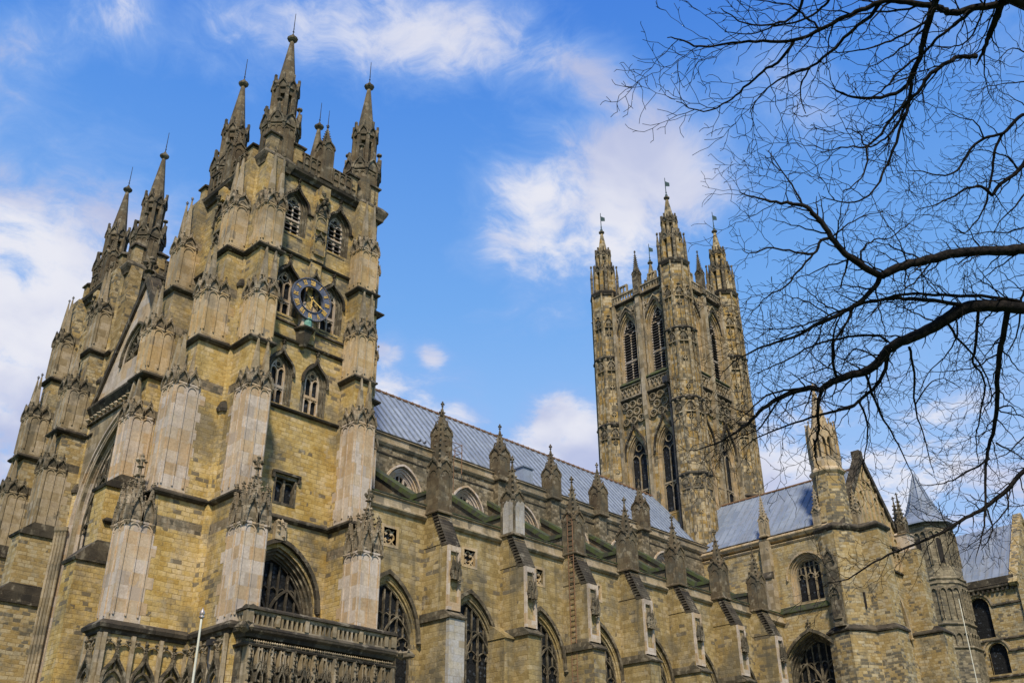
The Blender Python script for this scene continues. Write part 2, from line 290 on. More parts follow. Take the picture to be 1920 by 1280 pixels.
# ------------------------------------------------------------------ objects
def thing(name,label,cat,loc=(0,0,0),group=None,kind=None):
    o=bpy.data.objects.new(name,None); COL.objects.link(o); o.location=loc; o.empty_display_size=.5
    o['label']=label;o['category']=cat
    if group:o['group']=group
    if kind:o['kind']=kind
    bpy.context.view_layer.update if 0 else None
    return o
def wloc(o):
    v=Vector((0,0,0))
    while o is not None: v+=o.location; o=o.parent
    return v
def pieces(mb):
    """indices of faces grouped into far-apart pieces"""
    import numpy as np
    nv=len(mb.v); root=list(range(nv))
    def find(a):
        while root[a]!=a: root[a]=root[root[a]]; a=root[a]
        return a
    for f in mb.f:
        r=find(f[0])
        for i in f[1:]: root[find(i)]=r
    ids={}; isl=[ids.setdefault(find(i),len(ids)) for i in range(nv)]; k=len(ids)
    if k<2 or k>1500: return None
    V=np.array(mb.v); isl=np.array(isl); lo=np.full((k,3),1e9); hi=-lo
    np.minimum.at(lo,isl,V); np.maximum.at(hi,isl,V); size=(hi-lo).max(axis=1)
    gap=np.maximum(0,np.maximum(lo[:,None]-hi[None],lo[None]-hi[:,None])); near=np.sqrt((gap**2).sum(2))<=np.maximum(.02,.5*np.maximum(size[:,None],size[None]))
    comp=-np.ones(k,int); c=0
    for i in range(k):
        if comp[i]<0:
            st=[i]; comp[i]=c
            while st:
                j=st.pop()
                for q in np.nonzero(near[j]&(comp<0))[0]: comp[q]=c; st.append(q)
            c+=1
    return None if c<2 else (comp[isl],c)
def part(name,mb,mat,parent=None,label=None,smooth=False,sm=None):
    if not mb.v: return None
    pc=pieces(mb) if parent is not None else None
    if pc:
        first=None
        for c in range(pc[1]):
            q=MB(); idx={}
            for f in mb.f:
                if pc[0][f[0]]==c:
                    g=[]
                    for i in f:
                        if i not in idx: idx[i]=len(q.v); q.v.append(mb.v[i])
                        g.append(idx[i])
                    q.f.append(tuple(g))
            o=part1(name,q,mat,parent,label,smooth); first=first or o
        return first
    return part1(name,mb,mat,parent,label,smooth)
def part1(name,mb,mat,parent=None,label=None,smooth=False):
    me=bpy.data.meshes.new(name); L=wloc(parent)
    me.from_pydata([(x-L.x,y-L.y,z-L.z) for x,y,z in mb.v],[],mb.f)
    bm=bmesh.new(); bm.from_mesh(me); bmesh.ops.recalc_face_normals(bm,faces=bm.faces)
    if smooth:
        for f in bm.faces:f.smooth=True
    bm.to_mesh(me); bm.free()
    me.materials.append(M[mat] if isinstance(mat,str) else mat)
    o=bpy.data.objects.new(name,me); COL.objects.link(o)
    if parent is not None:o.parent=parent
    if label:o['label']=label
    return o
def clone(o,dv,parent=None):
    c=o.copy(); COL.objects.link(c); c.parent=parent or o.parent; c.location=o.location+Vector(dv)
    for ch in list(o.children):
        g=ch.copy(); COL.objects.link(g); g.parent=c
        for gg in list(ch.children):
            h=gg.copy(); COL.objects.link(h); h.parent=g
    return c
def single(name,mb,mat,label,cat,group=None,kind=None,smooth=False):
    o=part(name,mb,mat,None,label,smooth)
    if kind!='structure' or label: o['label']=label
    if cat:o['category']=cat
    if group:o['group']=group
    if kind:o['kind']=kind
    return o
# ------------------------------------------------------------------ gothic vocabulary
def arch(cu,a,zs,r,n=7):
    """pointed arch from left spring over apex to right spring"""
    Rr=(a*a+r*r)/(2*a); th=math.acos(max(-1,min(1,-(Rr-a)/Rr))) if Rr>a else PI/2
    L=[(cu-a+Rr+Rr*math.cos(PI-(PI-th)*i/n),zs+Rr*math.sin(PI-(PI-th)*i/n)) for i in range(n+1)]
    L[-1]=(cu,zs+r)
    return L+[(2*cu-p[0],p[1]) for p in reversed(L[:-1])]
def archz(u,cu,a,zs,r):
    Rr=(a*a+r*r)/(2*a); x=abs(u-cu); v=Rr*Rr-(x+Rr-a)**2
    return zs+math.sqrt(max(0,v))
def opening(cu,a,z0,zs,r,n=7): return [(cu-a,z0)]+arch(cu,a,zs,r,n)+[(cu+a,z0)]
def ogee(cu,a,zs,h,n=9):
    L=[]
    for i in range(n+1):
        t=i/n; b=[(cu-a,zs),(cu-a*1.02,zs+h*.62),(cu-a*.08,zs+h*.5),(cu,zs+h)]
        L.append(tuple(sum(c*p[k] for c,p in zip(((1-t)**3,3*t*(1-t)**2,3*t*t*(1-t),t**3),b)) for k in (0,1)))
    return L+[(2*cu-p[0],p[1]) for p in reversed(L[:-1])]
def crockets(mb,path,F,d,r,step,skip=0):
    acc=0
    for (a,b) in zip(path[:-1],path[1:]):
        l=math.hypot(b[0]-a[0],b[1]-a[1]); 
        while acc<l:
            t=acc/l; mb.blob(a[0]+(b[0]-a[0])*t,d,a[1]+(b[1]-a[1])*t,r,F); acc+=step
        acc-=l
def finial(mb,u,d,z,s,F=None):
    """stone fleuron: stem, knop, four-lobed cross, bud"""
    mb.cone(u,d,[(s*.10,z-s*.1),(s*.08,z+s*.35),(s*.20,z+s*.4),(s*.08,z+s*.47),(s*.08,z+s*.9)],6,0,F)
    for du,dd in ((1,0),(-1,0),(0,1),(0,-1)): mb.blob(u+du*s*.2,d+dd*s*.2,z+s*.7,s*.13,F,s*.12)
    mb.blob(u,d,z+s*.95,s*.14,F,s*.17)
def hood(mb,F,cu,a,zs,r,w=.14,d=.14,og=None,fin=.5,crk=0,stops=True):
    p=arch(cu,a,zs,r) if og is None else ogee(cu,a,zs,og)
    mb.ribbon(p,w,0,d,F=F)
    if stops:
        for s_ in (-1,1): mb.blob(cu+s_*a,d*.7,zs-.08,w*.85,F)
    if crk: crockets(mb,p[3:-3],F,d,crk,crk*3.2)
    if fin: finial(mb,cu,d*.6,(zs+r if og is None else zs+og)-.05,fin,F)
def window(parent,F,cu,a,z0,zs,r,lights=2,depth=.45,mould=3,bar=.09,style='geo',fill='glass',mat='carved',tmat='pale',transom=(),hoodk=None,hoodmat='string',name='window',lab=None):
    """tracery mesh with children: glass/louvres, moulding, hood"""
    k=MB(F); gd=-depth+.06
    def az(u): return archz(u,cu,a,zs,r)
    k.ribbon(opening(cu,a-bar*.5,z0,zs,r-bar*.5),bar,gd-.02,gd+.12)
    wl=2*a/lights
    hz=min(wl*.75,r*.55)
    if style=='two':      # two lights under a foiled circle
        hs=zs-.0
        k.ribbon([(cu,z0),(cu,zs+hz*.5)],bar,gd,gd+.11)
        for s_ in (-1,1): k.ribbon(arch(cu+s_*a/2,a/2,hs-.05*a,hz*1.0,5),bar*.8,gd,gd+.10)
        rr=a*.36; c=(cu,zs+r*.58); k.ribbon([(c[0]+rr*math.cos(t*PI/6),c[1]+rr*math.sin(t*PI/6)) for t in range(12)],bar*.75,gd,gd+.10,True)
        for tz in transom:
            k.box(cu-a,cu+a,gd,gd+.13,tz,tz+.16)
            for s_ in (-1,1): k.ribbon(arch(cu+s_*a/2,a/2,tz-hz*.9,hz*.85,5),bar*.7,gd,gd+.09)
    else:                  # perpendicular: sub-arches, super-mullions, panel tracery
        us=[cu-a+wl*i for i in range(1,lights)]
        for i,u in enumerate(us): k.ribbon([(u,z0),(u,min(az(u),zs+r*.9))],bar*(1.25 if lights>2 and i%2 else 1),gd,gd+.12)
        hs=zs-wl*.35 if style!='low' else zs-r*.2
        for i in range(lights):
            c=cu-a+wl*(i+.5); k.ribbon(arch(c,wl/2,hs,wl*.62,5),bar*.7,gd,gd+.09)
            for q in (-1,1): k.ribbon([(c+q*wl*.46,hs+wl*.05),(c+q*wl*.2,hs+wl*.16),(c+q*wl*.28,hs+wl*.42)],bar*.5,gd,gd+.06)
        if lights>=4:
            for c in (cu-a/2,cu+a/2): k.ribbon(arch(c,a/2*.98,hs,a*.85,7),bar*1.1,gd,gd+.14)
        # super panels
        us2=[cu-a+wl*(i+.5) for i in range(lights)]
        for u in us2:
            zz=hs+wl*.62
            if az(u)-zz>.1: k.ribbon([(u,zz),(u,az(u))],bar*.75,gd,gd+.09)
        z2=hs+wl*.62+r*.33
        allu=sorted(us+us2+[cu-a,cu+a])
        for u,v in zip(allu[:-1],allu[1:]):
            c=(u+v)/2
            if az(c)-z2>.12: k.ribbon(arch(c,(v-u)/2,z2-.1,(v-u)*.6,3),bar*.55,gd,gd+.07)
        for tz in transom: k.box(cu-a,cu+a,gd,gd+.13,tz,tz+.12)
    o=part(name,k,tmat,parent,lab)
    g=MB(F)
    pts=opening(cu,a+.02,z0,zs,r+.02); g.add([(u,gd-.05,z) for u,z in pts],[tuple(range(len(pts)))])
    part('glass' if fill=='glass' else 'backing',g,'glass' if fill=='glass' else 'dark',o)
    if fill=='louvre':
        l=MB(F); z=z0+.08
        while z<zs+r*.75:
            aa=a if z<zs else max(.05,a*(1-((z-zs)/r)**1.6)); l.add([(cu-aa,gd-.02,z+.16),(cu+aa,gd-.02,z+.16),(cu+aa,gd+.16,z),(cu-aa,gd+.16,z),(cu-aa,gd-.02,z+.12),(cu+aa,gd-.02,z+.12),(cu+aa,gd+.16,z-.04),(cu-aa,gd+.16,z-.04)],[(0,1,2,3),(7,6,5,4),(3,2,6,7),(0,3,7,4),(1,2,6,5)]); z+=.3
        part('louvre',l,'louvre',o)
    if mould:
        mm=MB(F)
        st=depth/(mould+1)
        for i in range(mould):
            wd_=.11
            aa=a+wd_*(i+.5); mm.ribbon(opening(cu,aa,z0,zs,r+wd_*(i+.5)*1.15),wd_*(1.35 if i%2 else 1.15),gd,-depth+.1+st*(i+1)*.9)
        mm.dprism([(gd,z0-.02),(gd,z0+.12),(.03,z0-.12),(.03,z0-.2)],cu-a-.1,cu+a+.1)
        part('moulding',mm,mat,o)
    if hoodk:
        h=MB(F); hood(h,F,cu,**hoodk); part('hood_mould',h,hoodmat,o)
    return o
def pinnacle(mb,x,y,z0,w,hs,hp,rot=0,crk=.07,fin=.55,gab=True,base=True):
    """square crocketed pinnacle; local world coords"""
    h=w/2; c,s_=math.cos(rot),math.sin(rot)
    mb.cone(x,y,[(h*1.414,z0),(h*1.414,z0+hs)],4,PI/4+rot,F=WORLD)
    frames=[]
    for k in range(4):
        a=rot+k*PI/2; nx,ny=math.sin(a),-math.cos(a)   # outward
        frames.append((x+nx*h,y+ny*h,math.cos(a),math.sin(a)))
    for F in frames:
        mb.box(-h-.03,-h+w*.16,0,.045,z0,z0+hs,F); mb.box(h-w*.16,h+.03,0,.045,z0,z0+hs,F)
        if hs>w*.8: mb.ribbon(arch(0,h*.68,z0+hs-w*.45,w*.36,4),w*.12,0,.04,F=F)
        if gab:
            g=ogee(0,h*1.0,z0+hs-.1,w*.8,6); mb.ribbon(g,w*.13,-.02,.10,F=F); n=len(g); 
            mb.uprism(g,-h*.4,.03,F); crockets(mb,g[2:-2],F,.08,crk*.9,crk*3)
            finial(mb,0,.06,z0+hs+w*.66,fin*.4,F)
    if base: mb.cone(x,y,[(h*1.414+.14,z0-.02),(h*1.414+.14,z0+.06),(h*1.414+.01,z0+.16)],4,PI/4+rot,F=WORLD)
    zt=z0+hs; mb.cone(x,y,[(h*1.2,zt),(h*.98,zt+.1),(.06,zt+hp)],4,PI/4+rot,F=WORLD)
    nst=max(3,int(hp/(crk*3.8)))
    for k in range(4):
        a=PI/4+rot+k*PI/2
        for i in range(1,nst):
            t=i/nst; rr=h*.98*(1-t)+.06*t+crk*.55
            mb.blob(x+rr*math.cos(a),y+rr*math.sin(a),zt+.1+(hp-.1)*t,crk*(1.3-.5*t),WORLD)
    finial(mb,x,y,zt+hp-.05,fin,WORLD)
def gablets(mb,F,u0,u1,d,z,h,n,crk=.06,fin=.35,w=.09,panel=True):
    wl=(u1-u0)/n
    for i in range(n):
        c=u0+wl*(i+.5); g=ogee(c,wl*.5,z,h,7)
        mb.ribbon(g,w,d-.05,d+.14,F=F)
        if panel: mb.uprism(ogee(c,wl*.45,z,h*.85,7),d-.1,d+.03,F)
        mb.ribbon(arch(c,wl*.36,z-.12,wl*.45,4),w*.6,d,d+.06,F=F)
        crockets(mb,g[2:-2],F,d+.12,crk,crk*3.0); finial(mb,c,d+.08,z+h-.04,fin,F)
    for i in range(n+1):
        u=u0+wl*i; mb.blob(u,d+.08,z-.08,crk*1.5,F,crk*2.2)
        mb.add([(u-.05,d+.02,z+.02),(u+.05,d+.02,z+.02),(u+.05,d+.12,z+.02),(u-.05,d+.12,z+.02),(u,d+.07,z+h*.8)],[(0,1,2,3),(0,1,4),(1,2,4),(2,3,4),(3,0,4)],F)
def ribs(mb,F,u0,u1,d,z0,z1,n,w=.07,p=.06):
    wl=(u1-u0)/n
    for i in range(n+1):
        u=u0+wl*i; mb.box(u-w/2,u+w/2,d,d+p,z0,z1,F)
    for i in range(n): mb.ribbon(arch(u0+wl*(i+.5),wl*.44,z1-wl*.6,wl*.45,4),w*.8,d,d+p*.8,F=F)
    mb.box(u0-w/2,u1+w/2,d,d+p*1.1,z1-.05,z1+.04,F)
def buttress(parent,F,u0,u1,stages,dback=-.4,style='pale',core='rubble',upper='pale_warm'):
    """stages: (z0, string z1, projection, canopy z or None, next projection)"""
    w=u1-u0; c=MB(F)
    for z0,z1,p,zc,pn in stages:
        if zc is None: c.box(u0,u1,dback,p,z0,z1)
        else:
            ws=min(1.15,p-.15); c.box(u0+.03,u1-.03,dback,pn+.02,zc,z1); c.box(u0+.012,u1-.012,dback,p-.3,z0+.1,zc)
    b=part('buttress',c,core,parent)
    for st in stages:
        z0,z1,p,zc,pn=st
        if zc is None: continue
        sh=MB(F); ca=MB(F); sp=MB(F)
        ws=min(1.15,p-.15); db=max(dback+.02,p-ws-.16); sh.box(u0,u1,db,p,z0+.1,zc)
        k_=z0+.5
        while k_<zc-.6 and db>dback+.1: sh.box(u0+.002,u1-.002,db-random.choice((.12,.2,.3)),db,k_,k_+.5); k_+=random.choice((.9,1.1,1.4))
        sh.dprism([(dback,z0+.12),(p,z0+.12),(p+.1,z0)],u0-.0,u1+.0)
        n=2 if w>.95 else 1
        ribs(sh,F,u0+.06,u1-.06,p,z0+.35,zc-.02,n)
        sL=sideL(F,u0); sR=sideR(F,u1); ws=min(1.15,p-.15)
        if ws>.35:
            nn=2 if ws>.8 else 1
            ribs(sh,sL,p-ws,p-.06,0,z0+.35,zc-.02,nn); ribs(sh,sR,-p+.06,-p+ws,0,z0+.35,zc-.02,nn)
        low=z0<12; gh=1.5 if low else .8; fin=.4 if low else .22; ck=.075 if low else .05
        gablets(ca,F,u0,u1,p,zc,gh,n,ck,fin)
        ns=2 if ws>.8 else 1
        if ws>.35:
            gablets(ca,sL,p-ws,p,0,zc,gh,ns,ck,fin); gablets(ca,sR,-p,-p+ws,0,zc,gh,ns,ck,fin)
        hh=z1-zc
        if low:   # great crocketed finial over the lowest niche
            uu=(u0+u1)/2; dd=p-.42; ca.cone(uu,dd,[(.5,zc-.1),(.45,zc+1.0),(.38,zc+1.1),(.07,zc+2.5)],4,PI/4)
            for e in range(4):
                for q in range(6):
                    t=q/6; r2=.42*(1-t)+.1; a=PI/4+e*PI/2; ca.blob(uu+r2*math.cos(a),dd+r2*math.sin(a),zc+1.0+1.5*t,.10)
            finial(ca,uu,dd,zc+2.3,.95)
            for e in ((u0+.08,p-.08),(u1-.08,p-.08),(u0+.08,p-.95),(u1-.08,p-.95)): ca.cone(*e,[(.1,zc),(.09,zc+.9),(.03,zc+1.5)],4,PI/4); finial(ca,*e,zc+1.4,.35)
        else:
            nsp=2 if w>.9 else 1
            for q in range(nsp):
                uu=u0+w*((.27+.46*q) if nsp==2 else .5); rr=.2; dd=max(pn+.12,p-.24)
                sp.cone(uu,dd,[(rr*1.1,zc),(rr*1.1,zc+.7),(rr*1.25,zc+.72),(rr*1.15,zc+.85),(.05,zc+hh-.1)],4,PI/4)
                finial(ca,uu,dd,zc+hh-.15,.34)
                for e in range(4): a=PI/4+e*PI/2; ca.blob(uu+.3*math.cos(a),dd+.3*math.sin(a),zc+.85,.09)
            if ws>.9: 
                uu=u0+.2; dd=p-.85; sp.cone(uu,dd,[(.2,zc),(.2,zc+.7),(.22,zc+.75),(.05,zc+hh*.8)],4,PI/4); finial(ca,uu,dd,zc+hh*.78,.3); uu=u1-.2; sp.cone(uu,dd,[(.2,zc),(.2,zc+.7),(.22,zc+.75),(.05,zc+hh*.8)],4,PI/4); finial(ca,uu,dd,zc+hh*.78,.3)
        ca.dprism([(dback,zc),(p-.02,zc),(pn,zc+.5),(dback,zc+.5)],u0+.02,u1-.02)
        mat=style if z0<25 else upper
        if b is None: b=part('buttress',sh,mat,parent)
        else: part('panelled_shaft',sh,mat,b)
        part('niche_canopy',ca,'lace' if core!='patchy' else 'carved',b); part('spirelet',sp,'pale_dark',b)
    return b
# ------------------------------------------------------------------ ground
g=MB(WORLD)
N=24
for i in range(N+1):
    for j in range(N+1):
        x=-400+1000*i/N; y=-400+1000*j/N; g.v.append((x,y,0))
for i in range(N):
    for j in range(N): a=i*(N+1)+j; g.f.append((a,a+N+1,a+N+2,a+1))
o=part('ground',g,'grass'); o['kind']='structure'
g=MB(WORLD); g.box(-60,140,28,37,-.02,.012); o=part('path',g,'pave'); o['kind']='structure'
# ------------------------------------------------------------------ west towers
def octagon_turret(parent,x,y,zb,R=1.04,h1=2.85,h2=2.95,h3=4.25,rod=1.9):
    k=MB(WORLD); c=MB(WORLD)
    k.cone(x,y,[(R,zb),(R,zb+h1)],8,PI/8)
    ap=R*math.cos(PI/8)
    def face(r,i): a=PI/4*i; n=(math.cos(a),math.sin(a)); return (x+n[0]*r,y+n[1]*r,-n[1],n[0])
    def ring(r,z,hg,n=8,crk=.05,post=.28):
        hw=r*math.tan(PI/8)
        for i in range(8):
            F=face(r,i); g_=ogee(0,hw*.98,z-.15,hg,6)
            c.ribbon(g_,.09,-.05,.16,F=F); c.uprism(ogee(0,hw*.9,z-.15,hg*.9,5),-.12,.07,F); crockets(c,g_[2:-2],F,.12,crk*.8,.26)
            c.box(-.07,.07,.02,.17,z+hg*.55,z+hg+.12,F)
            a=PI/4*i+PI/8; rr=r/math.cos(PI/8)
            c.cone(x+rr*math.cos(a),y+rr*math.sin(a),[(.05,z-.55),(.13,z-.15),(.12,z+post),(.16,z+post+.05),(.12,z+post+.1)],4,a+PI/4)
    for i in range(8):
        F=face(ap,i); hw=R*math.sin(PI/8); ribs(k,F,-hw+.05,hw-.05,0,zb+.2,zb+h1-.3,2,.05,.05)
    ring(ap+.02,zb+h1,1.1,8,.05,.2)
    r2=R*.66; z2=zb+h1; k.cone(x,y,[(r2*.62,z2-.1),(r2*.62,z2+h2)],8,PI/8)
    for i in range(8):
        a=PI/8+PI/4*i; k.cone(x+r2*math.cos(a)*.98,y+r2*math.sin(a)*.98,[(.16,z2-.1),(.15,z2+h2)],4,a+PI/4)
    k.cone(x,y,[(r2*.98,z2+h2-.55),(r2,z2+h2-.1)],8,PI/8)
    for i in (1,3,5,7):
        a=PI/4*i; rr=ap*1.02
        c.cone(x+rr*math.cos(a),y+rr*math.sin(a),[(.17,z2+.2),(.15,z2+.9),(.06,z2+1.35),(.06,z2+1.5),(.17,z2+1.56),(.17,z2+1.66),(.05,z2+1.72)],8)
    ring(r2*math.cos(PI/8)+.03,z2+h2,.8,8,.04,.1)
    z3=z2+h2; k.cone(x,y,[(r2*.92,z3-.1),(r2*.85,z3+.3),(.11,z3+h3)],8,PI/8)
    c.cone(x,y,[(.12,z3+h3-.1),(.3,z3+h3+.05),(.34,z3+h3+.15),(.26,z3+h3+.25),(.12,z3+h3+.36),(.08,z3+h3+.5)],10)
    o=part('pinnacle',k,'spire',parent); part('carved_canopy',c,'carved',o)
    r=MB(WORLD); zt=z3+h3+.4; r.cone(x,y,[(.035,zt),(.02,zt+rod)],6); r.blob(x,y,zt+.35,.07,WORLD); r.blob(x,y,zt+.6,.05,WORLD); part('lightning_rod',r,'iron',o)
    return o
def battlement(mb,F,u0,u1,z,n,t=.35,hm=1.25,hl=.55,d=.1,phase=0):
    """stepped, panelled battlements: n merlons"""
    mb.box(u0,u1,d-t,d,z,z+hl); L=(u1-u0)/n
    for i in range(n):
        a=u0+L*(i+.18); b=u0+L*(i+.82)
        if i*1!=phase-1: pass
        mb.box(a,b,d-t+.002,d-.002,z+hl,z+hm,F)
        mb.dprism([(d-t-.05,z+hm),(d+.07,z+hm),(d+.07,z+hm+.06),(d-.1,z+hm+.16),(d-t-.05,z+hm+.1)],a-.07,b+.07,F)
        m=3
        for q in range(m+1):
            uu=a+(b-a)*q/m; mb.box(uu-.045,uu+.045,d,d+.07,z+.15,z+hm,F)
        for q in range(m): mb.ribbon(arch(a+(b-a)*(q+.5)/m,(b-a)/m*.45,z+hm-.35,.22,3),.06,d,d+.06,F=F)
    mb.dprism([(d-t-.03,z+hl),(d+.06,z+hl),(d-.1,z+hl+.1),(d-t,z+hl+.08)],u0,u1,F)
NW_=dict(core='patchy',style='pale_dark',upper='pale_dark')  # patchy flint core; darker shafts also put west-side shade into the colour
def west_tower(label,dy,south):
    T=thing('bell_tower',label,'tower',(21.9,40.5+dy,0))
    x0,x1,y0,y1=21.9,29.8,40.5+dy,48.2+dy
    xr=21.7; ys=41.0+dy
    # outline of the plan with its buttresses at a given level
    def plan(pB,pA,pF=None):
        yB=40.5+dy-pB; xA=xr-pA; yA1=ys+1.25; yF0=46.6+dy; yF1=47.9+dy; xD=30.2+pB*.55; xF=xr-(pA if pF is None else pF)
        p=[(xA,ys),(xr,ys)]
        p+= [(xr,yB),(22.9,yB),(22.9,y0),(28.05,y0),(28.05,yB),(29.25,yB),(29.25,ys)]
        p+= [(xD,ys),(xD,ys+1.2),(x1,ys+1.2),(x1,y1),(x0,y1),(x0,yF1),(xF,yF1),(xF,yF0),(x0,yF0),(x0,yA1),(xA,yA1)]
        return p
    sill=[(-.02,-.22),(.20,-.16),(.24,-.06),(.03,.12),(-.02,.12)]
    def string(z,pB,pA,inset=0,pF=None,sec=((-.02,-.2),(.08,-.18),(.20,-.08),(.20,0),(.02,.14),(-.02,.14))):
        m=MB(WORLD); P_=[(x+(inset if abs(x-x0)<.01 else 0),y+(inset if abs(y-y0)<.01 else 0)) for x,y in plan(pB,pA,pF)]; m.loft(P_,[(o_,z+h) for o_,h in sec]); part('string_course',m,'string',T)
    FSs=FS(y0); FWw=FW(x0)
    # walls
    zt=37.4
    holes=[]; win=[]
    if south:
        win=[dict(cu=25.35,a=2.0,z0=8.5,zs=12.6,r=2.75,lights=4,depth=.7,mould=3,bar=.1,tmat='string',hoodk=dict(a=2.38,zs=13.0,r=3.05,w=.2,d=.22,fin=0),style='perp'),
             dict(cu=24.3,a=.46,z0=22.95,zs=24.75,r=.85,lights=2,depth=.4,style='two',transom=(23.9,),hoodk=dict(a=.78,zs=24.7,r=1,og=1.45,fin=.5,w=.12)),
             dict(cu=26.42,a=.46,z0=22.95,zs=24.75,r=.85,lights=2,depth=.4,style='two',transom=(23.9,),hoodk=dict(a=.78,zs=24.7,r=1,og=1.45,fin=.5,w=.12))]
        for cu in (24.1,27.0):
            win.append(dict(cu=cu,a=.5,z0=28.05,zs=29.85,r=.95,lights=2,depth=.45,style='two',transom=(28.95,),hoodk=dict(a=.82,zs=29.8,r=1,og=1.55,fin=.5,w=.12)))
    for cu in (24.1,27.0):
        win.append(dict(cu=cu,a=.5,z0=33.15,zs=34.9,r=.9,lights=2,depth=.45,style='two',transom=(34.1,),fill='louvre',hoodk=dict(a=.85,zs=34.85,r=1,og=1.6,fin=.5,w=.13,crk=.05)))
    wl=MB(FSs); hl=[opening(w_['cu'],w_['a']+.11*w_.get('mould',3),w_['z0'],w_['zs'],w_['r']+.13*w_.get('mould',3)) for w_ in win]
    if south: hl.append([(24.7,17.85),(25.9,17.85),(25.9,19.2),(24.7,19.2)])
    wl.wall([(22.8,0),(28.2,0),(28.2,zt),(22.8,zt)],hl,0,.8)
    wl.box(28.2,x1,-1.5,-.02,0,zt); wl.box(x0,22.85,-1.5,-.02,0,zt)
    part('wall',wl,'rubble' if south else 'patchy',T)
    # darker, more weathered ashlar backs the belfry stages
    for w_ in win: window(T,FSs,**w_)
    ww=MB(FWw); wwin=[]
    uc=-(44.4+dy)
    for z0_,zs_ in ((22.9,24.75),(28.0,29.85),(33.1,34.95)):
        wwin.append(dict(cu=uc,a=.62,z0=z0_,zs=zs_,r=1.0,lights=2,depth=.4,style='two',transom=(z0_+.95,),fill='louvre' if z0_>30 else 'glass',hoodk=dict(a=1.0,zs=zs_-.05,r=1,og=1.7,fin=.5,w=.13,crk=.05)))
    ww.wall([(-(y1),0),(-(y0+.6),0),(-(y0+.6),zt),(-y1,zt)],[opening(w_['cu'],w_['a']+.33,w_['z0'],w_['zs'],w_['r']+.39) for w_ in wwin],0,.7)
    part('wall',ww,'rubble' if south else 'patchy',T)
    for w_ in wwin: window(T,FWw,**w_)
    m=MB(WORLD); m.box(x1-.9,x1,y0+.1,y1,0,zt); m.box(x0+.7,x1-.9,y1-.9,y1-.02,0,zt); m.box(x0+.8,x1-.85,y0+.8,y1-.85,37.0,37.3); part('wall',m,'rubble_dark',T)
    # corner roll between the two angle buttresses
    m=MB(WORLD); m.cone(xr+.05,ys-.02,[(.26,0),(.26,21.8),(.1,22.3)],8); m.cone(xr+.05,ys-.02,[(.2,22.3),(.2,28.9),(.08,29.3)],8)
    m.cone(xr+.1,ys,[(.16,29.3),(.16,37)],8); part('corner_shaft',m,'rubble',T)
    m=MB(WORLD); m.cone(xr,ys-.04,[(.34,21.7),(.38,21.85),(.2,22.25)],8); m.cone(xr+.05,ys-.04,[(.28,28.8),(.32,28.95),(.16,29.3)],8); part('shaft_cap',m,'string',T)
    # buttresses  (z0, z1, projection, canopy z, next projection)
    if south:
        stB=[(0,11.0,2.95,None,0),(11.15,17.15,2.8,15.55,1.7),(17.15,25.3,1.7,22.6,1.25),(25.3,30.9,1.25,28.0,1.0),(30.9,37.2,1.0,33.6,.45)]
        buttress(T,FSs,21.7,22.9,stB); buttress(T,FSs,28.05,29.25,stB)
    else:
        m=MB(FSs); m.box(21.75,22.9,-.3,1.0,26,31.6); m.box(21.75,22.8,-.3,.75,31.6,34.6); m.box(21.8,22.6,-.3,.45,34.6,37.2); m.wedge(21.75,22.9,.75,1.0,31.6,32.1); m.wedge(21.75,22.8,.45,.75,34.6,35.1); part('buttress',m,'rubble_dark',T)
    zb=[11.15,17.15,25.3,30.9]
    def stA(z1,zc): return [(0,11.0,3.9,None,0),(11.15,z1,3.7,zc,2.6),(z1,25.4,2.6,22.6,1.75),(25.4,31.0,1.75,28.1,.95),(31.0,37.2,.95,33.8,.4)]
    FX=FW(21.7)
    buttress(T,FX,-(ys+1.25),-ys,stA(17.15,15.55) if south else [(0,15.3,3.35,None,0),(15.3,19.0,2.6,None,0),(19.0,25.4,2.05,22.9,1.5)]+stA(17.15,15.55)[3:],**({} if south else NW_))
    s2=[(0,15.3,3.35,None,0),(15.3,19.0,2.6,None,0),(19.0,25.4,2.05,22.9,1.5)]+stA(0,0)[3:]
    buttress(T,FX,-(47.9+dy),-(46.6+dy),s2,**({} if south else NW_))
    # east-facing angle buttress, its edge shows against the sky
    FE=(29.8,0,0,1)
    if south: buttress(T,FE,ys,ys+1.15,[(19,25.3,1.3,22.6,.95),(25.3,30.9,.95,28.0,.75),(30.9,37.2,.7,33.6,.3)])
    # strings
    if south: string(17.15,1.78,2.68,0,2.3); string(25.3,1.28,1.8,.45); string(30.9,1.02,1.0,.45)
    else: string(25.3,.05,1.8,.45); string(30.9,.05,1.0,.45)
    m=MB(FW(21.7)); 
    for (a,b) in ((-(47.9+dy),-(46.6+dy)),)+(((-(ys+1.25),-ys),) if not south else ()):
        for pp,pn,zz,dz in ((2.6,2.05,19.0,.55),(3.35,2.6,15.2,.9)): m.dprism([(-.3,zz-.15),(pp+.08,zz-.18),(pp+.14,zz-.05),(pn-.02,zz+dz),(-.3,zz+dz)],a-.12,b+.12)
    part('string_course',m,'string',T)
    m=MB(FSs)
    for zz in ((22.8,26.7,31.9) if south else (31.9,)): m.dprism([(-.05,zz-.14),(.16,zz-.1),(.2,zz-.02),(0,zz+.12),(-.05,zz+.12)],22.75,28.2)
    for zz in (26.7,31.9): m.dprism([(-.05,zz-.14),(.16,zz-.1),(.2,zz-.02),(0,zz+.12),(-.05,zz+.12)],-(46.6+dy),-(ys+1.2),FWw)
    if south: m.dprism([(-.05,27.55),(.12,27.58),(.02,27.75),(-.05,27.75)],22.9,28.05)
    for a,b in ((22.9,23.3),(24.9,26.2),(27.8,28.05)): m.dprism([(-.05,34.75),(.13,34.8),(.02,34.95),(-.05,34.95)],a,b)
    part('string_course',m,'string',T)
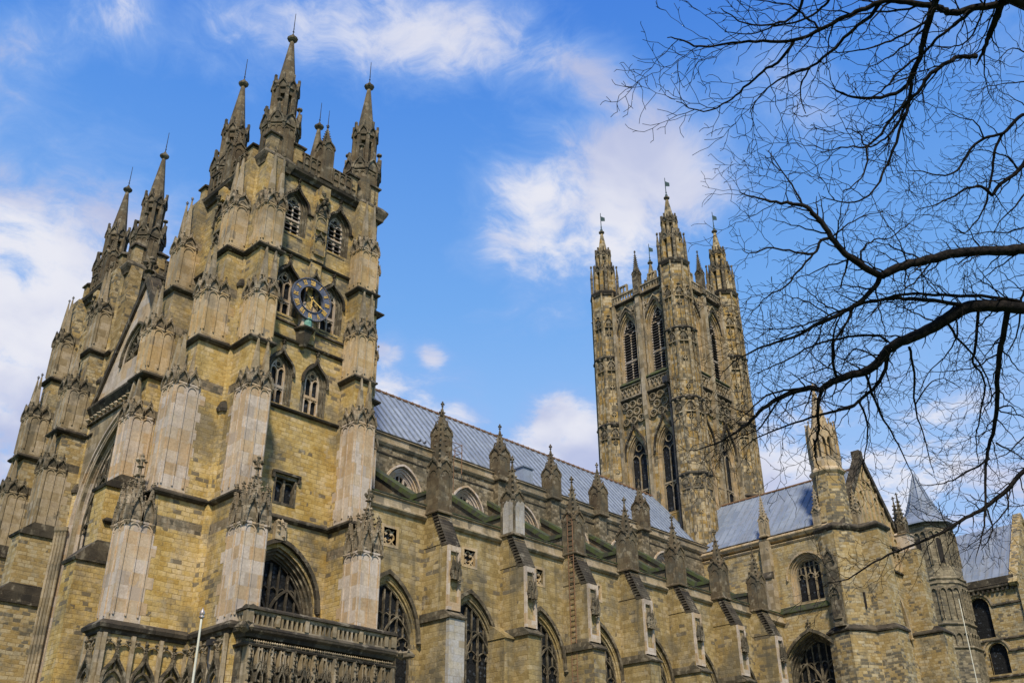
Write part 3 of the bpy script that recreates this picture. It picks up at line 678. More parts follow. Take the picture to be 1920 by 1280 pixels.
    # parapet: cornice, battlements, turrets
    m=MB(WORLD); bp=[(x0-.15,y0-.15),(x1+.15,y0-.15),(x1+.15,y1+.15),(x0-.15,y1+.15)]
    cor=[(-.1,36.85),(.0,36.85),(.06,37.0),(.22,37.12),(.28,37.3),(.05,37.5),(-.1,37.5)]
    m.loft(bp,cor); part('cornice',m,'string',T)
    m=MB(WORLD)
    for (cx,cy) in ((x0,y0),(x1,y0),(x0,y1),(x1,y1)):
        sx=1 if cx>25 else -1; sy=1 if cy>44.4+dy else -1
        q=[(cx-sx*1.35,cy-sy*.0),(cx-sx*1.35,cy-sy*1.35),(cx,cy-sy*1.35)]
        c1=[(min(cx-sx*1.5,cx+sx*.28),min(cy-sy*1.5,cy+sy*.28)),(max(cx-sx*1.5,cx+sx*.28),min(cy-sy*1.5,cy+sy*.28)),(max(cx-sx*1.5,cx+sx*.28),max(cy-sy*1.5,cy+sy*.28)),(min(cx-sx*1.5,cx+sx*.28),max(cy-sy*1.5,cy+sy*.28))]
        m.loft(c1,[(-.05,36.7),(-.02,36.85),(.1,37.1),(.16,37.3),(.14,37.4),(-.1,37.7)])
    part('cornice',m,'carved',T)
    m=MB(WORLD)
    for F,a,b in ((FS(y0-.05),x0+1.9,x1-1.9),(FW(x0-.05),-(y1-1.9),-(y0+1.9))): m.F=F; battlement(m,F,a,b,37.4,2,phase=0)
    m.F=(x1+.05,0,0,1); battlement(m,m.F,y0+1.9,y1-1.9,37.4,2); m.F=(0,y1+.05,-1,0); battlement(m,m.F,-(x1-1.9),-(x0+1.9),37.4,2)
    part('parapet',m,'spire',T)
    m=MB(WORLD)   # weathered shoulders carrying the turrets
    for (cx,cy) in ((x0,y0),(x1,y0),(x0,y1),(x1,y1)):
        sx=1 if cx>25 else -1; sy=1 if cy>44.4+dy else -1
        m.box(min(cx-sx*.1,cx-sx*.65),max(cx-sx*.1,cx-sx*.65),min(cy,cy-sy*.55),max(cy,cy-sy*.55),37.5,39.1,WORLD)
        m.box(min(cx-sx*1.7,cx-sx*2.3),max(cx-sx*1.7,cx-sx*2.3),min(cy,cy-sy*.6),max(cy,cy-sy*.6),37.5,39.0,WORLD)
        m.box(min(cx,cx-sx*.6),max(cx,cx-sx*.6),min(cy-sy*1.7,cy-sy*2.3),max(cy-sy*1.7,cy-sy*2.3),37.5,39.0,WORLD)
    part('turret_base',m,'rubble_dark',T)
    m=MB(WORLD)
    for (cx,cy) in ((x0,y0),(x1,y0),(x0,y1),(x1,y1)):
        sx=1 if cx>25 else -1; sy=1 if cy>44.4+dy else -1
        for (a,b,c_,d_) in ((cx-sx*.1,cx-sx*.65,cy,cy-sy*.55),(cx-sx*1.7,cx-sx*2.3,cy,cy-sy*.6),(cx,cx-sx*.6,cy-sy*1.7,cy-sy*2.3)):
            rc=[(min(a,b),min(c_,d_)),(max(a,b),min(c_,d_)),(max(a,b),max(c_,d_)),(min(a,b),max(c_,d_))]
            m.loft(rc,[(-.02,39.0),(.13,39.05),(.13,39.15),(-.25,39.5)])
    part('turret_base_cap',m,'string',T)
    for (cx,cy) in ((x0+1.18,y0+.98),(x1-.72,y0+.98),(x0+1.18,y1-1.15),(x1-.72,y1-1.15)): octagon_turret(T,cx,cy,37.5)
    for F,u in ((FSs,25.7),(FWw,uc)):   # intermediate pinnacle on the parapet
        cx,cy,_=MB(F).P(F,u,-.1,0); k=MB(WORLD); pinnacle(k,cx,cy,37.5,.72,2.5,1.55,0,.05,.4); o=part('pinnacle',k,'spire',T)
        r=MB(WORLD); r.cone(cx,cy,[(.03,41.4),(.015,43.0)],5); part('lightning_rod',r,'iron',o)
        # central pilaster with niche below the parapet
        m=MB(F); m.box(u-.42,u+.42,-.3,.22,31.95,36.7); m.box(u-.36,u+.36,-.3,.16,26.8,31.8); m.box(u-.3,u+.3,-.3,.45,36.0,36.9)
        ribs(m,F,u-.38,u+.38,.22,32.4,35.0,1,.08,.07); m.box(u-.34,u+.34,.2,.36,33.9,34.05); m.box(u-.3,u+.3,.2,.34,32.3,32.5)
        p=part('pilaster',m,'rubble',T)
        m=MB(F); gablets(m,F,u-.42,u+.42,.25,35.1,1.0,1,.05,.3); gablets(m,F,u-.36,u+.36,.18,30.4,.8,1,.05,.3); gablets(m,F,u-.3,u+.3,.2,33.3,.5,1,.03,.2)
        for k_ in range(6): m.blob(u+random.uniform(-.25,.25),.5,35.9+random.uniform(-.6,.5),.16,F)
        part('niche_canopy',m,'carved',p)
    return T,FSs
T1,F1=west_tower('tall Gothic stone bell tower carrying the blue clock, nearest the camera',0,True)
T2,F2=west_tower('darker Gothic bell tower at far left, behind the clock tower and its gable',16.0,False)
# square stair window on the clock tower
m=MB(F1); m.ribbon([(24.7,17.85),(25.9,17.85),(25.9,19.2),(24.7,19.2)],.12,-.35,.02,True); m.box(25.24,25.36,-.34,-.1,17.85,19.2)
for c in (25.0,25.6): m.ribbon(arch(c,.27,18.75,.25,5),.06,-.34,-.16)
o=part('window',m,'carved',T1); g=MB(F1); g.box(24.7,25.9,-.5,-.3,17.85,19.2); part('glass',g,'glass',o)
h=MB(F1); h.box(24.5,26.1,0,.16,19.32,19.44); h.box(24.48,24.62,0,.14,19.05,19.36); h.box(25.98,26.12,0,.14,19.05,19.36); part('hood_mould',h,'string',o)
m=MB(F1)
for i in range(9): m.blob(25.2+random.uniform(-.28,.28),.18,16.4+random.uniform(-.3,.5),.17,F1,.2)
m.box(24.9,25.5,0,.25,16.0,16.9); part('carved_shield',m,'pale_dark',T1)
# clock
cl_=MB(F1); cx,cz=25.38,29.22
def ringpts(r,n=40): return [(cx+r*math.cos(2*PI*i/n),cz+r*math.sin(2*PI*i/n)) for i in range(n)]
cl_.ribbon(ringpts(1.0),.44,.42,.54,True); ck=part('clock',cl_,'dial',T1)
m=MB(F1); m.ribbon(ringpts(1.24),.045,.40,.59,True); m.ribbon(ringpts(.77),.04,.40,.59,True); part('dial_rim',m,'dial',ck)
m=MB(F1)
def stroke(p,q,w): m.ribbon([p,q],w,.54,.575)
num=['XII','I','II','III','IIII','V','VI','VII','VIII','IX','X','XI']
for i,s_ in enumerate(num):
    a=PI/2-i*PI/6; ex=(math.cos(a),math.sin(a)); tx=(ex[1],-ex[0])
    wd_={'I':.075,'V':.15,'X':.15}; tot=sum(wd_[c] for c in s_); x=-tot/2
    def pt(u,v): return (cx+ex[0]*(1.0+v)+tx[0]*u,cz+ex[1]*(1.0+v)+tx[1]*u)
    for c in s_:
        w0=wd_[c]
        if c=='I': stroke(pt(x+w0/2,-.14),pt(x+w0/2,.14),.036)
        elif c=='V': stroke(pt(x+.02,.14),pt(x+w0/2,-.14),.038); stroke(pt(x+w0-.02,.14),pt(x+w0/2,-.14),.024)
        else: stroke(pt(x+.02,.14),pt(x+w0-.02,-.14),.038); stroke(pt(x+w0-.02,.14),pt(x+.02,-.14),.024)
        x+=w0
for i in range(60):
    a=2*PI*i/60; m.ribbon([(cx+1.185*math.cos(a),cz+1.185*math.sin(a)),(cx+1.2*math.cos(a+.02),cz+1.2*math.sin(a+.02))],.02,.54,.565)
part('numerals',m,'gold',ck)
def hand(L,wd_,ang,nm):
    m=MB(F1); a=PI/2-ang; e=(math.cos(a),math.sin(a)); t=(-e[1],e[0])
    q=[(-.22*L,.3),(0,.8),(.55*L,.5),(.62*L,1.3),(.7*L,.5),(L,.05)]
    up=[(cx+e[0]*l+t[0]*w_*wd_,cz+e[1]*l+t[1]*w_*wd_) for l,w_ in q]; dn=[(cx+e[0]*l-t[0]*w_*wd_,cz+e[1]*l-t[1]*w_*wd_) for l,w_ in reversed(q)]
    m.uprism(up+dn,.60,.62); m.cone(cx,.6,[(.09,0)],6) if 0 else None
    part(nm,m,'gold',ck)
hand(.98,.05,R_(118),'minute_hand'); hand(.66,.06,R_(184),'hour_hand')
m=MB(F1)
for i in range(2): m.box(cx-.34+i*.6,cx-.26+i*.6,.0,.3,28.2,30.3)
for a in (PI/4,3*PI/4,5*PI/4,7*PI/4): m.ribbon([(cx+.5*math.cos(a)*0,cz),(cx+.8*math.cos(a),cz+.8*math.sin(a))],.03,.44,.47)
part('clock_bracket',m,'iron',ck)
m=MB(F1); m.loft([(cx-.55,-.1),(cx-.3,.62),(cx+.3,.62),(cx+.55,-.1)][::-1],[(0,27.35),(.07,27.42),(.07,27.5),(0,27.52)]); m.loft([(cx-.5,-.1),(cx-.25,.55),(cx+.25,.55),(cx+.5,-.1)][::-1],[(-.22,26.45),(-.1,26.8),(0,27.35)]); part('oriel_corbel',m,'string',T1)
m=MB(F1); m.box(cx-.36,cx+.36,-.1,.26,27.5,28.4); m.box(cx-.34,cx-.22,.2,.42,27.5,29.0); m.box(cx+.22,cx+.34,.2,.42,27.5,29.0); m.ribbon([(cx-.34,27.5),(cx+.34,27.5),(cx+.34,28.6),(cx-.34,28.6)],.06,.3,.4,True); part('clock_shelf',m,'pale',T1)
m=MB(F1); m.cone(cx,.36,[(.24,27.55),(.26,27.85),(.2,28.0),(.2,28.1)],10); m.cone(cx,.36,[(.28,27.98),(.28,28.04)],10); part('bell',m,'green',T1)
# ---- base of the clock tower: moulded table and blind arcade
m=MB(WORLD); xA,yAs=17.75,41.0
tb=[(xA,yAs),(21.65,yAs),(21.65,37.65),(22.9,37.65),(22.9,40.5),(28.05,40.5),(28.05,37.65),(29.25,37.65),(29.25,41),(30.2,41),(30.2,48),(22,48),(22,42.25),(xA,42.25)]
m.loft(tb,[(-.05,10.7),(.06,10.72),(.10,10.85),(.22,10.9),(.26,11.05),(.05,11.25),(-.05,11.25)]); part('string_course',m,'string',T1)
m=MB(WORLD); c2=MB(WORLD)
for F,a,b,n in (((0,40.95,1,0),17.85,21.6,3),((21.6,0,0,-1),-40.9,-37.7,3),((17.75,0,0,-1),-42.2,-41.0,1)):
    m.F=F; wl_=(b-a)/n
    for i in range(n+1): m.box(a+wl_*i-.08,a+wl_*i+.08,0,.14,0,10.7)
    for i in range(n*2): m.ribbon(arch(a+wl_*(i+.5)/2,wl_/4*.9,10.1,.28,3),.06,0,.1)
    for i in range(n):
        c=a+wl_*(i+.5); c2.F=F; g_=ogee(c,wl_*.40,8.7,1.35,8); c2.ribbon(g_,.1,0,.2); crockets(c2,g_[2:-2],F,.18,.05,.2); finial(c2,c,.12,10.0,.3,F)
        c2.ribbon(arch(c,wl_*.36,8.6,.7,6),.09,.0,.14); c2.uprism([(c-wl_*.3,8.0),(c+wl_*.3,8.0)]+[(p[0],p[1]) for p in reversed(arch(c,wl_*.3,8.5,.6,6))],-.1,.012)
        c2.box(c-.04,c+.04,0,.09,9.2,10.6)
        for q in (-1,1): m.cone(c+q*wl_*.40,.12,[(.09,8.55),(.12,8.7),(.05,8.75)],6,F=F)
    for i in range(n*3): c2.blob(a+(b-a)*(i+.5)/(n*3),.12,10.45,.11,F)
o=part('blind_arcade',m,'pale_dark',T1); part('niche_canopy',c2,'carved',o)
# ------------------------------------------------------------------ west front between the towers
WF=thing('west_front','pale gabled wall with huge pointed window between the two west towers','facade',(21.6,52.4,0))
F=FW(21.62); yc=52.4
m=MB(F); m.wall([(-57.2,0),(-48.0,0),(-48.0,27.1),(-57.2,27.1)],[opening(-yc,3.75,9,19.4,5.7,12)],0,1.3); o=part('wall',m,'pale_dark',WF)
m=MB(F); m.wall([(-57.0,27.1),(-47.8,27.1),(-yc+.35,34.2),(-yc-.35,34.2)],[arch(-yc,1.45,29.0,2.1,10)],.0,.4); m.box(-57,-47.8,-.9,-.5,27,29); part('gable',m,'pale',WF)
m=MB(F); m.ribbon([(-57.3,26.6),(-yc,34.35),(-47.5,26.6)],.35,-.7,.18); m.dprism([(0,26.5),(.1,26.55),(.35,26.95),(.35,27.1),(0,27.3)],-57.2,-47.9); m.dprism([(0,25.9),(.16,25.95),(.16,26.05),(0,26.1)],-57.2,-47.9); part('cornice',m,'string',WF)
m=MB(F)
for i in range(18): m.blob(-57+i*.52,.14,26.3,.2,F,.16)
part('frieze',m,'pale_dark',WF)
m=MB(F)
for i in range(6): m.ribbon(opening(-yc,3.55+i*.13,9,19.4,5.4+i*.16,12),.14 if i%2 else .19,-.6+i*.1,-.45+i*.12)
part('moulding',m,'pale',WF)
m=MB(F); hood(m,F,-yc,1.62,29.0,2.3,.16,.16,fin=0); m.ribbon(arch(-yc,1.38,29.0,2.0,10),.14,-.3,-.05); m.ribbon(arch(-yc,.66,29.0,1.2,6),.1,-.3,-.1)
for i in range(9):
    a=PI*i/8; m.ribbon([(-yc,29.7),(-yc+1.3*math.cos(a),29.3+1.5*math.sin(a))],.1,-.3,-.12)
for i in range(5):
    c=-yc-1.1+.55*i; m.ribbon([(c+.24*math.cos(t*PI/4),29.5+(.9 if i==2 else .35 if i in(1,3) else 0)+.24*math.sin(t*PI/4)) for t in range(8)],.07,-.3,-.1,True)
m.box(-yc-1.4,-yc+1.4,-.5,-.32,29.0,31.2); part('gable_tracery',m,'carved',WF)
m=MB(WORLD); finial(m,21.55,yc,34.2,1.7,WORLD); part('gable_cross',m,'carved',WF)
window(WF,F,-yc,3.7,9,19.4,5.65,lights=7,depth=.55,mould=0,bar=.13,transom=(14.5,18.0),tmat='carved')
m=MB(WORLD)
for q in (-1,1):
    for i in range(4): m.cone(21.3-.12*i,yc+q*(4.0+.14*i),[(.09,0),(.09,19.2),(.14,19.3),(.14,19.5)],8)
part('jamb_shaft',m,'pale_dark',WF)
# ------------------------------------------------------------------ south porch
PO=thing('south_porch','ornate stone porch with pierced parapet at the foot of the clock tower','porch',(25.7,38,0))
px0,px1,pyf=21.9,29.65,36.8
m=MB(WORLD)
m.box(px0,px1,pyf+.12,40.4,0,8.0) if 0 else None
m.box(px0+.05,px1-.05,pyf+.3,40.45,10.45,10.75)
pf=FS(pyf)
m.wall([(px0,0),(px1,0),(px1,10.7),(px0,10.7)],[opening(25.8,1.6,0,4.2,1.9)],-.32,.6,pf)
m.box(px0+.02,px0+.5,-3.6,-.33,0,10.7,pf); m.box(px1-.5,px1-.02,-3.6,-.33,0,10.7,pf)
part('wall',m,'carved',PO)
pl=[(px0,pyf),(px1,pyf),(px1,40.4),(px0,40.4)]
m=MB(WORLD); m.loft(pl,[(-.2,10.5),(.02,10.52),(.06,10.66),(.2,10.74),(.24,10.86),(.1,10.98),(-.2,10.98)]); m.loft(pl,[(-.2,10.15),(.1,10.16),(.14,10.24),(0,10.3),(-.2,10.3)]); part('string_course',m,'string',PO)
m=MB(WORLD)
for F,a,b in ((pf,px0+.0,px1),(FW(px0),-40.0,-pyf),((px1,0,0,1),pyf,40.0)):
    n=int((b-a)/.235); L=(b-a)/n
    m.box(a,b,-.3,-.02,10.97,11.08,F)
    for i in range(n+1):
        u=a+L*i; w_=.085 if i%6 else .2; m.box(u-w_/2,u+w_/2,-.24,-.03 if i%6 else .03,11.08,11.55,F)
    for i in range(n): m.ribbon(arch(a+L*(i+.5),L*.42,11.4,.12,3),.07,-.22,-.05,F=F)
    m.box(a,b,-.24,-.04,11.5,11.62,F)
part('pierced_parapet',m,'pale_dark',PO)
m=MB(WORLD)
for F,a,b in ((pf,px0-.1,px1+.1),(FW(px0),-40.0,-pyf+.1),((px1,0,0,1),pyf-.1,40.0)): m.dprism([(-.36,11.62),(.09,11.62),(.09,11.7),(-.12,11.82),(-.36,11.74)],a,b,F)
part('parapet_coping',m,'string',PO)
m=MB(pf); c2=MB(pf); bays=7; L=(px1-px0-.3)/bays; vd=MB(pf)
for i in range(70): m.blob(px0+.1+(px1-px0-.2)*i/69,.0,10.38,.07,pf)
for i in range(bays):
    u=px0+.15+L*(i+.5)
    # tabernacle canopy, half-hexagon on plan with paired lights above
    hexp=[(u-L*.47,-.25),(u+L*.47,-.25),(u+L*.26,.18),(u-L*.26,.18)][::-1]
    for q in range(-1,2):
        for s_ in (-1,1):
            uu=u+q*L*.31+s_*L*.075; m.box(uu-.022,uu+.022,-.3,.14 if q==0 else -.0,9.45,10.12)
        m.ribbon(arch(u+q*L*.31,L*.08,9.9,.16,3),.04,-.1,.13 if q==0 else -.01)
        c2.ribbon(ogee(u+q*L*.31,L*.14,9.25,.42,5),.05,.0,.2 if q==0 else .06)
        g_=ogee(u+q*L*.31,L*.15,8.75,.72,6); c2.ribbon(g_,.06,-.05,.24 if q==0 else .1); crockets(c2,g_[1:-1],pf,.2 if q==0 else .08,.045,.12); finial(c2,u+q*L*.31,.18 if q==0 else .06,9.4,.25)
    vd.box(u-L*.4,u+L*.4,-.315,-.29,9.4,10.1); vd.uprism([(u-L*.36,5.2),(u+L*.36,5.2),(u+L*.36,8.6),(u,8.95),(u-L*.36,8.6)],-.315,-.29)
    m.box(u-L*.5-.05,u-L*.5+.05,-.3,.2,0,10.15); m.cone(u-L*.5,.16,[(.06,8.4),(.11,8.6),(.03,8.9)],6)
    for k in range(10): c2.blob(u-L*.5+random.uniform(-.1,.1),.2,8.6+k*.17,.075)
    c2.blob(u,.1,8.65,.1)
    for q in (-1,1): c2.ribbon([(u+q*L*.46,7.9),(u+q*L*.3,8.7),(u,8.85)],.07,-.1,.12)
m.box(px1-.2,px1-.1,-.3,.2,0,10.15)
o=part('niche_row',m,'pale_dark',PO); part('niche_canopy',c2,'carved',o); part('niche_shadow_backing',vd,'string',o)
for (gx,gy,dx,dy_) in ((px0,pyf,-.5,-.5),(px1,pyf,.55,-.5)):   # corner gargoyles
    m=MB(WORLD); m.tube([(gx,gy,10.85),(gx+dx*.5,gy+dy_*.5,10.75),(gx+dx,gy+dy_,10.8),(gx+dx*1.25,gy+dy_*1.25,10.72)],[.16,.2,.17,.07],6)
    for q in (-1,1): m.blob(gx+dx*.9-q*dy_*.25,gy+dy_*.9+q*dx*.25,10.95,.09,WORLD); m.blob(gx+dx*.4-q*dy_*.4,gy+dy_*.4+q*dx*.4,10.8,.15,WORLD)
    part('gargoyle',m,'carved',PO)
m=MB(WORLD); m.box(21.35,21.62,38.55,38.95,10.35,10.6,WORLD); m.tube([(21.47,38.8,10.4),(21.47,38.8,9.7),(21.5,38.6,9.3),(21.5,38.55,8.7),(21.5,38.75,8.2),(21.5,38.75,6)],.07,8); o=single('downpipe',m,'iron','dark bent rainwater pipe left of the ornate porch','pipe')
# ------------------------------------------------------------------ nave
NV=thing('nave','long buttressed nave with lead roof and a row of pointed aisle windows','church nave',(50,46,0))
AY=39.9; CY=46.6; fa=FS(AY); fc=FS(CY)
WX=[31.5,37.17,42.7,47.95,53.2,58.45,63.5,68.3]
BX=[34.28,40.0,45.35,50.6,55.85,61.05,66.0]
WN=[(x,1.78) for x in WX]; WN[-1]=(68.5,1.0)
m=MB(fa); holes=[opening(x,a+.22,7.2,12.3,3.0) for x,a in WN]
for x in WX[:-1]: holes.append([(x-.42,17.05),(x+.42,17.05),(x+.42,17.9),(x-.42,17.9)])
m.wall([(29.3,0),(70.5,0),(70.5,19.3),(29.3,19.3)],holes,0,.9); part('wall',m,'aisle',NV)
w0=window(NV,fa,WX[0],1.78,7.2,12.3,2.75,lights=4,depth=.36,mould=2,bar=.07,tmat='carved',hoodk=dict(a=2.1,zs=12.35,r=3.25,w=.2,d=.17,fin=0),hoodmat='carved',mat='aisle')  # tracery in a darker stone, depth shade put into its colour
for x in WX[1:-1]: clone(w0,(x-WX[0],0,0))
window(NV,fa,68.5,1.0,7.2,12.35,2.2,lights=2,depth=.75,mould=4,bar=.1,tmat='pale_dark',hoodk=dict(a=1.5,zs=12.45,r=2.85,w=.16,d=.17,fin=0),hoodmat='carved',mat='aisle')
x=WX[0]
m=MB(fa); m.ribbon([(x-.5,16.97),(x+.5,16.97),(x+.5,17.98),(x-.5,17.98)],.16,-.3,.02,True); cc=(x,17.47)

for q in range(4):
    a_=q*PI/2; c_=(cc[0]+.19*math.cos(a_),cc[1]+.19*math.sin(a_)); m.ribbon([(c_[0]+.19*math.cos(a_-2.2+4.4*t/8),c_[1]+.19*math.sin(a_-2.2+4.4*t/8)) for t in range(9)],.055,-.25,-.13)
    a_=PI/4+q*PI/2; m.ribbon([(cc[0]+.52*math.cos(a_),cc[1]+.52*math.sin(a_)),(cc[0]+.25*math.cos(a_),cc[1]+.25*math.sin(a_))],.06,-.25,-.13)
q0=part('quatrefoil_window',m,'pale_warm',NV); g=MB(fa); g.box(x-.43,x+.43,-.4,-.27,17.0,17.95); part('glass',g,'glass',q0)
for x in WX[1:-1]: clone(q0,(x-WX[0],0,0))
# aisle parapet
m=MB(fa); m.dprism([(-.1,18.75),(.12,18.8),(.22,18.92),(.22,19.0),(.1,19.08),(.06,19.3),(.06,19.5),(.16,19.56),(.14,19.64),(-.15,19.78),(-.35,19.68),(-.35,18.75)],29.4,70.4); part('parapet',m,'pale_dark',NV)
m=MB(fa); m.dprism([(-.3,19.62),(.19,19.62),(.19,19.68),(-.15,19.84),(-.3,19.78)],29.4,70.4); part('parapet_coping',m,'moss',NV)
# aisle roof and clerestory
m=MB(WORLD); m.add([(29.5,40.2,19.4),(70.6,40.2,19.4),(70.6,46.65,22.4),(29.5,46.65,22.4)],[(0,1,2,3)]); part('aisle_roof',m,'lead',NV)
CX=[37.56,43.07,48.5,53.9,59.3,64.6]; CX=[32.1]+CX
m=MB(fc); m.wall([(29.0,21.5),(72,21.5),(72,26.0),(29.0,26.0)],[opening(x,1.38,21.6,23.0,1.72) for x in CX]+[],0,.6); part('wall',m,'clere',NV)
x=CX[0]
w1=window(NV,fc,x,1.05,21.6,23.0,1.4,lights=3,depth=.5,mould=3,bar=.09,style='low',hoodk=dict(a=1.5,zs=23.0,r=1.9,w=.13,d=.12,fin=0,stops=False),hoodmat='pale',mat='pale')
for x in CX[1:]: clone(w1,(x-CX[0],0,0))
m=MB(fc); m.dprism([(-.1,25.75),(.1,25.8),(.2,25.95),(.2,26.05),(.05,26.15),(.05,26.45),(.15,26.5),(.12,26.62),(-.15,26.72),(-.35,26.6),(-.35,25.75)],29.0,71.9); part('parapet',m,'pale_dark',NV)
m=MB(fc); m.box(29,72,0,.05,25.25,25.33); m.dprism([(-.3,26.6),(.17,26.6),(.17,26.66),(-.15,26.79),(-.3,26.74)],29.0,71.9); part('parapet_coping',m,'string',NV)
# nave roof, lead with standing rolls
m=MB(WORLD); RZ,RY,EZ,EY=32.75,52.4,26.35,47.0
m.add([(29,EY,EZ),(72.2,EY,EZ),(72.2,RY,RZ),(29,RY,RZ),(29,2*RY-EY,EZ),(72.2,2*RY-EY,EZ)],[(0,1,2,3),(3,2,5,4),(0,3,4),(1,5,2)]); o=part('roof',m,'lead',NV)
m=MB(WORLD); sl_=math.hypot(RY-EY,RZ-EZ); nz=((-(RZ-EZ))/sl_,(RY-EY)/sl_)
x=29.3
while x<72:
    m.add([(x-.045,EY,EZ),(x+.045,EY,EZ),(x+.045,RY,RZ),(x-.045,RY,RZ),(x-.03,EY+nz[0]*.1,EZ+nz[1]*.1),(x+.03,EY+nz[0]*.1,EZ+nz[1]*.1),(x+.03,RY+nz[0]*.1,RZ+nz[1]*.1),(x-.03,RY+nz[0]*.1,RZ+nz[1]*.1)],[(4,5,6,7),(0,4,7,3),(1,2,6,5),(0,1,5,4)]); x+=.62+random.uniform(-.04,.04)
part('roof_rolls',m,'lead_roll',o)
m=MB(WORLD); m.tube([(29,RY,RZ+.08),(72,RY,RZ+.08)],.11,6)
x=29.2
while x<72: m.blob(x,RY,RZ+.18,.08,WORLD); x+=.62
part('ridge',m,'rust',o)
m=MB(WORLD); m.box(29.0,29.8,46,60,20,26.5); m.box(29,29.6,57,58,20,27); part('wall',m,'clere',NV)
# aisle buttress with statue niche, pinnacle and flying buttress; first one built, the rest copied
def aisle_buttress(x,big=False,mat='aisle'):
    F=fa; w_=.9; u0,u1=x-w_/2,x+w_/2; m=MB(F)
    m.box(u0-.05,u1+.05,-.5,2.2,0,13.35); m.box(u0,u1,-.5,1.85,13.3,17.25)
    m.dprism([(-.5,17.2),(1.85,17.2),(.95,19.15),(-.5,19.15)],u0,u1)
    b=part('buttress',m,mat,NV)
    m=MB(F); m.dprism([(-.0,13.32),(2.33,13.3),(2.37,13.38),(1.85,13.75),(-.0,13.75)],u0-.16,u1+.16)
    part('set_off',m,'carved',b)
    m=MB(F); n=11
    for i in range(n):
        t=i/n; d0=1.95-.92*t-.03; z0=17.15+1.95*t; m.dprism([(d0-.5,z0-.0),(d0-.05,z0-.02),(d0-.035,z0+.04),(d0-.15,z0+.24),(d0-.5,z0+.24)],u0-.03,u1+.03)
    part('stepped_slope',m,'string',b)
    m=MB(F); # pale niche on the front, recessed between two jambs
    for q in (u0+.01,u1-.15): m.box(q,q+.14,1.85,2.0,13.75,17.1)
    m.box(u0+.02,u1-.02,1.85,1.97,16.8,17.1); m.box(u0+.02,u1-.02,1.85,2.01,13.75,14.15); 
    part('niche',m,'pale',b)
    m=MB(F); gablets(m,F,x-.33,x+.33,2.05,15.55,.6,2,.04,.2,.06); m.box(x-.3,x+.3,1.85,2.15,15.3,15.6)
    for q in (-.24,0,.24): m.cone(x+q,2.12,[(.09,15.3),(.08,15.9+.2*(q==0)),(.02,16.5+.3*(q==0))],6)
    for k in range(12): m.blob(x+random.uniform(-.28,.28),2.15,15.35+random.uniform(-.25,.9),.07)
    part('niche_canopy',m,'carved',b)
    k=MB(WORLD); cy=AY-.6; jr=random.uniform(-.06,.06); jh=random.uniform(-.12,.12)
    if big: pinnacle(k,x,cy,19.1,.92,2.6,3.1,0,.085,.6)
    else: pinnacle(k,x,cy,19.1,.92,2.2,2.35+jh,jr,.085+jr*.15,.6)
    p=part('pinnacle',k,'spire',b)
    m=MB(WORLD); xx=x; t_=.28
    prof=[(41.2,20.35),(44.6,22.75),(46.6,24.1),(46.6,23.2),(44.6,21.5),(42.6,20.3),(41.2,19.7)]
    ptop=[(-a+AY,b_) for a,b_ in prof]
    m.F=fa; m.dprism(ptop,xx-t_,xx+t_); m.box(xx-t_,xx+t_,-1.4,.1,19.6,20.35)
    fb=part('flying_buttress',m,'spire',b)
    m=MB(fa); m.dprism([(-1.3,20.36),(.0,20.36),(.0,20.55),(-1.22,20.66),(-4.7,23.05),(-6.7,24.4),(-6.7,24.1),(-4.7,22.76)],xx-t_-.13,xx+t_+.13); part('coping',m,'moss',fb)
    return b
b0=aisle_buttress(BX[0],True)
m=MB(fa); m.box(BX[0]-.52,BX[0]+.52,2.0,2.25,0,13.28); part('ashlar_facing',m,'grey_ashlar',b0)
for i,x in enumerate(BX[1:]):
    b1=aisle_buttress(x,False)
    if i==0:
        m=MB(WORLD); m.box(x-.49,x+.49,AY-1.09,AY-.11,19.25,21.2,WORLD)
        for q in (-.3,0,.3): m.box(x+q-.02,x+q+.02,AY-1.11,AY-.09,19.25,21.2,WORLD); m.box(x-.51,x+.51,AY-.6+q-.02,AY-.6+q+.02,19.25,21.2,WORLD)
        part('lead_cladding',m,'grey_ashlar',b1)
m=MB(fa); m.box(BX[1]-1.2,BX[1]-.44,-.3,1.1,0,13.2); m.dprism([(-.3,13.2),(1.2,13.2),(1.2,13.28),(-.1,14.1),(-.3,14.1)],BX[1]-1.25,BX[1]-.44); part('stair_buttress',m,'aisle',NV)
k=MB(WORLD); cx=40.55
pinnacle(k,cx+5.45,CY-.2,25.9,.95,1.9,1.95,0,.075,.55)
p0=part('pinnacle',k,'spire',NV); m=MB(fc); m.box(cx+5.45-.45,cx+5.45+.45,-.2,.5,20.5,26.1); m.dprism([(0,25.9),(.62,25.9),(.62,25.98),(.3,26.3),(0,26.3)],cx+4.9,cx+6.0); part('pilaster',m,'clere',p0)
for q in (5.3,10.6,15.8): clone(p0,(q,0,0))
clone(p0,(-5.45,0,0))
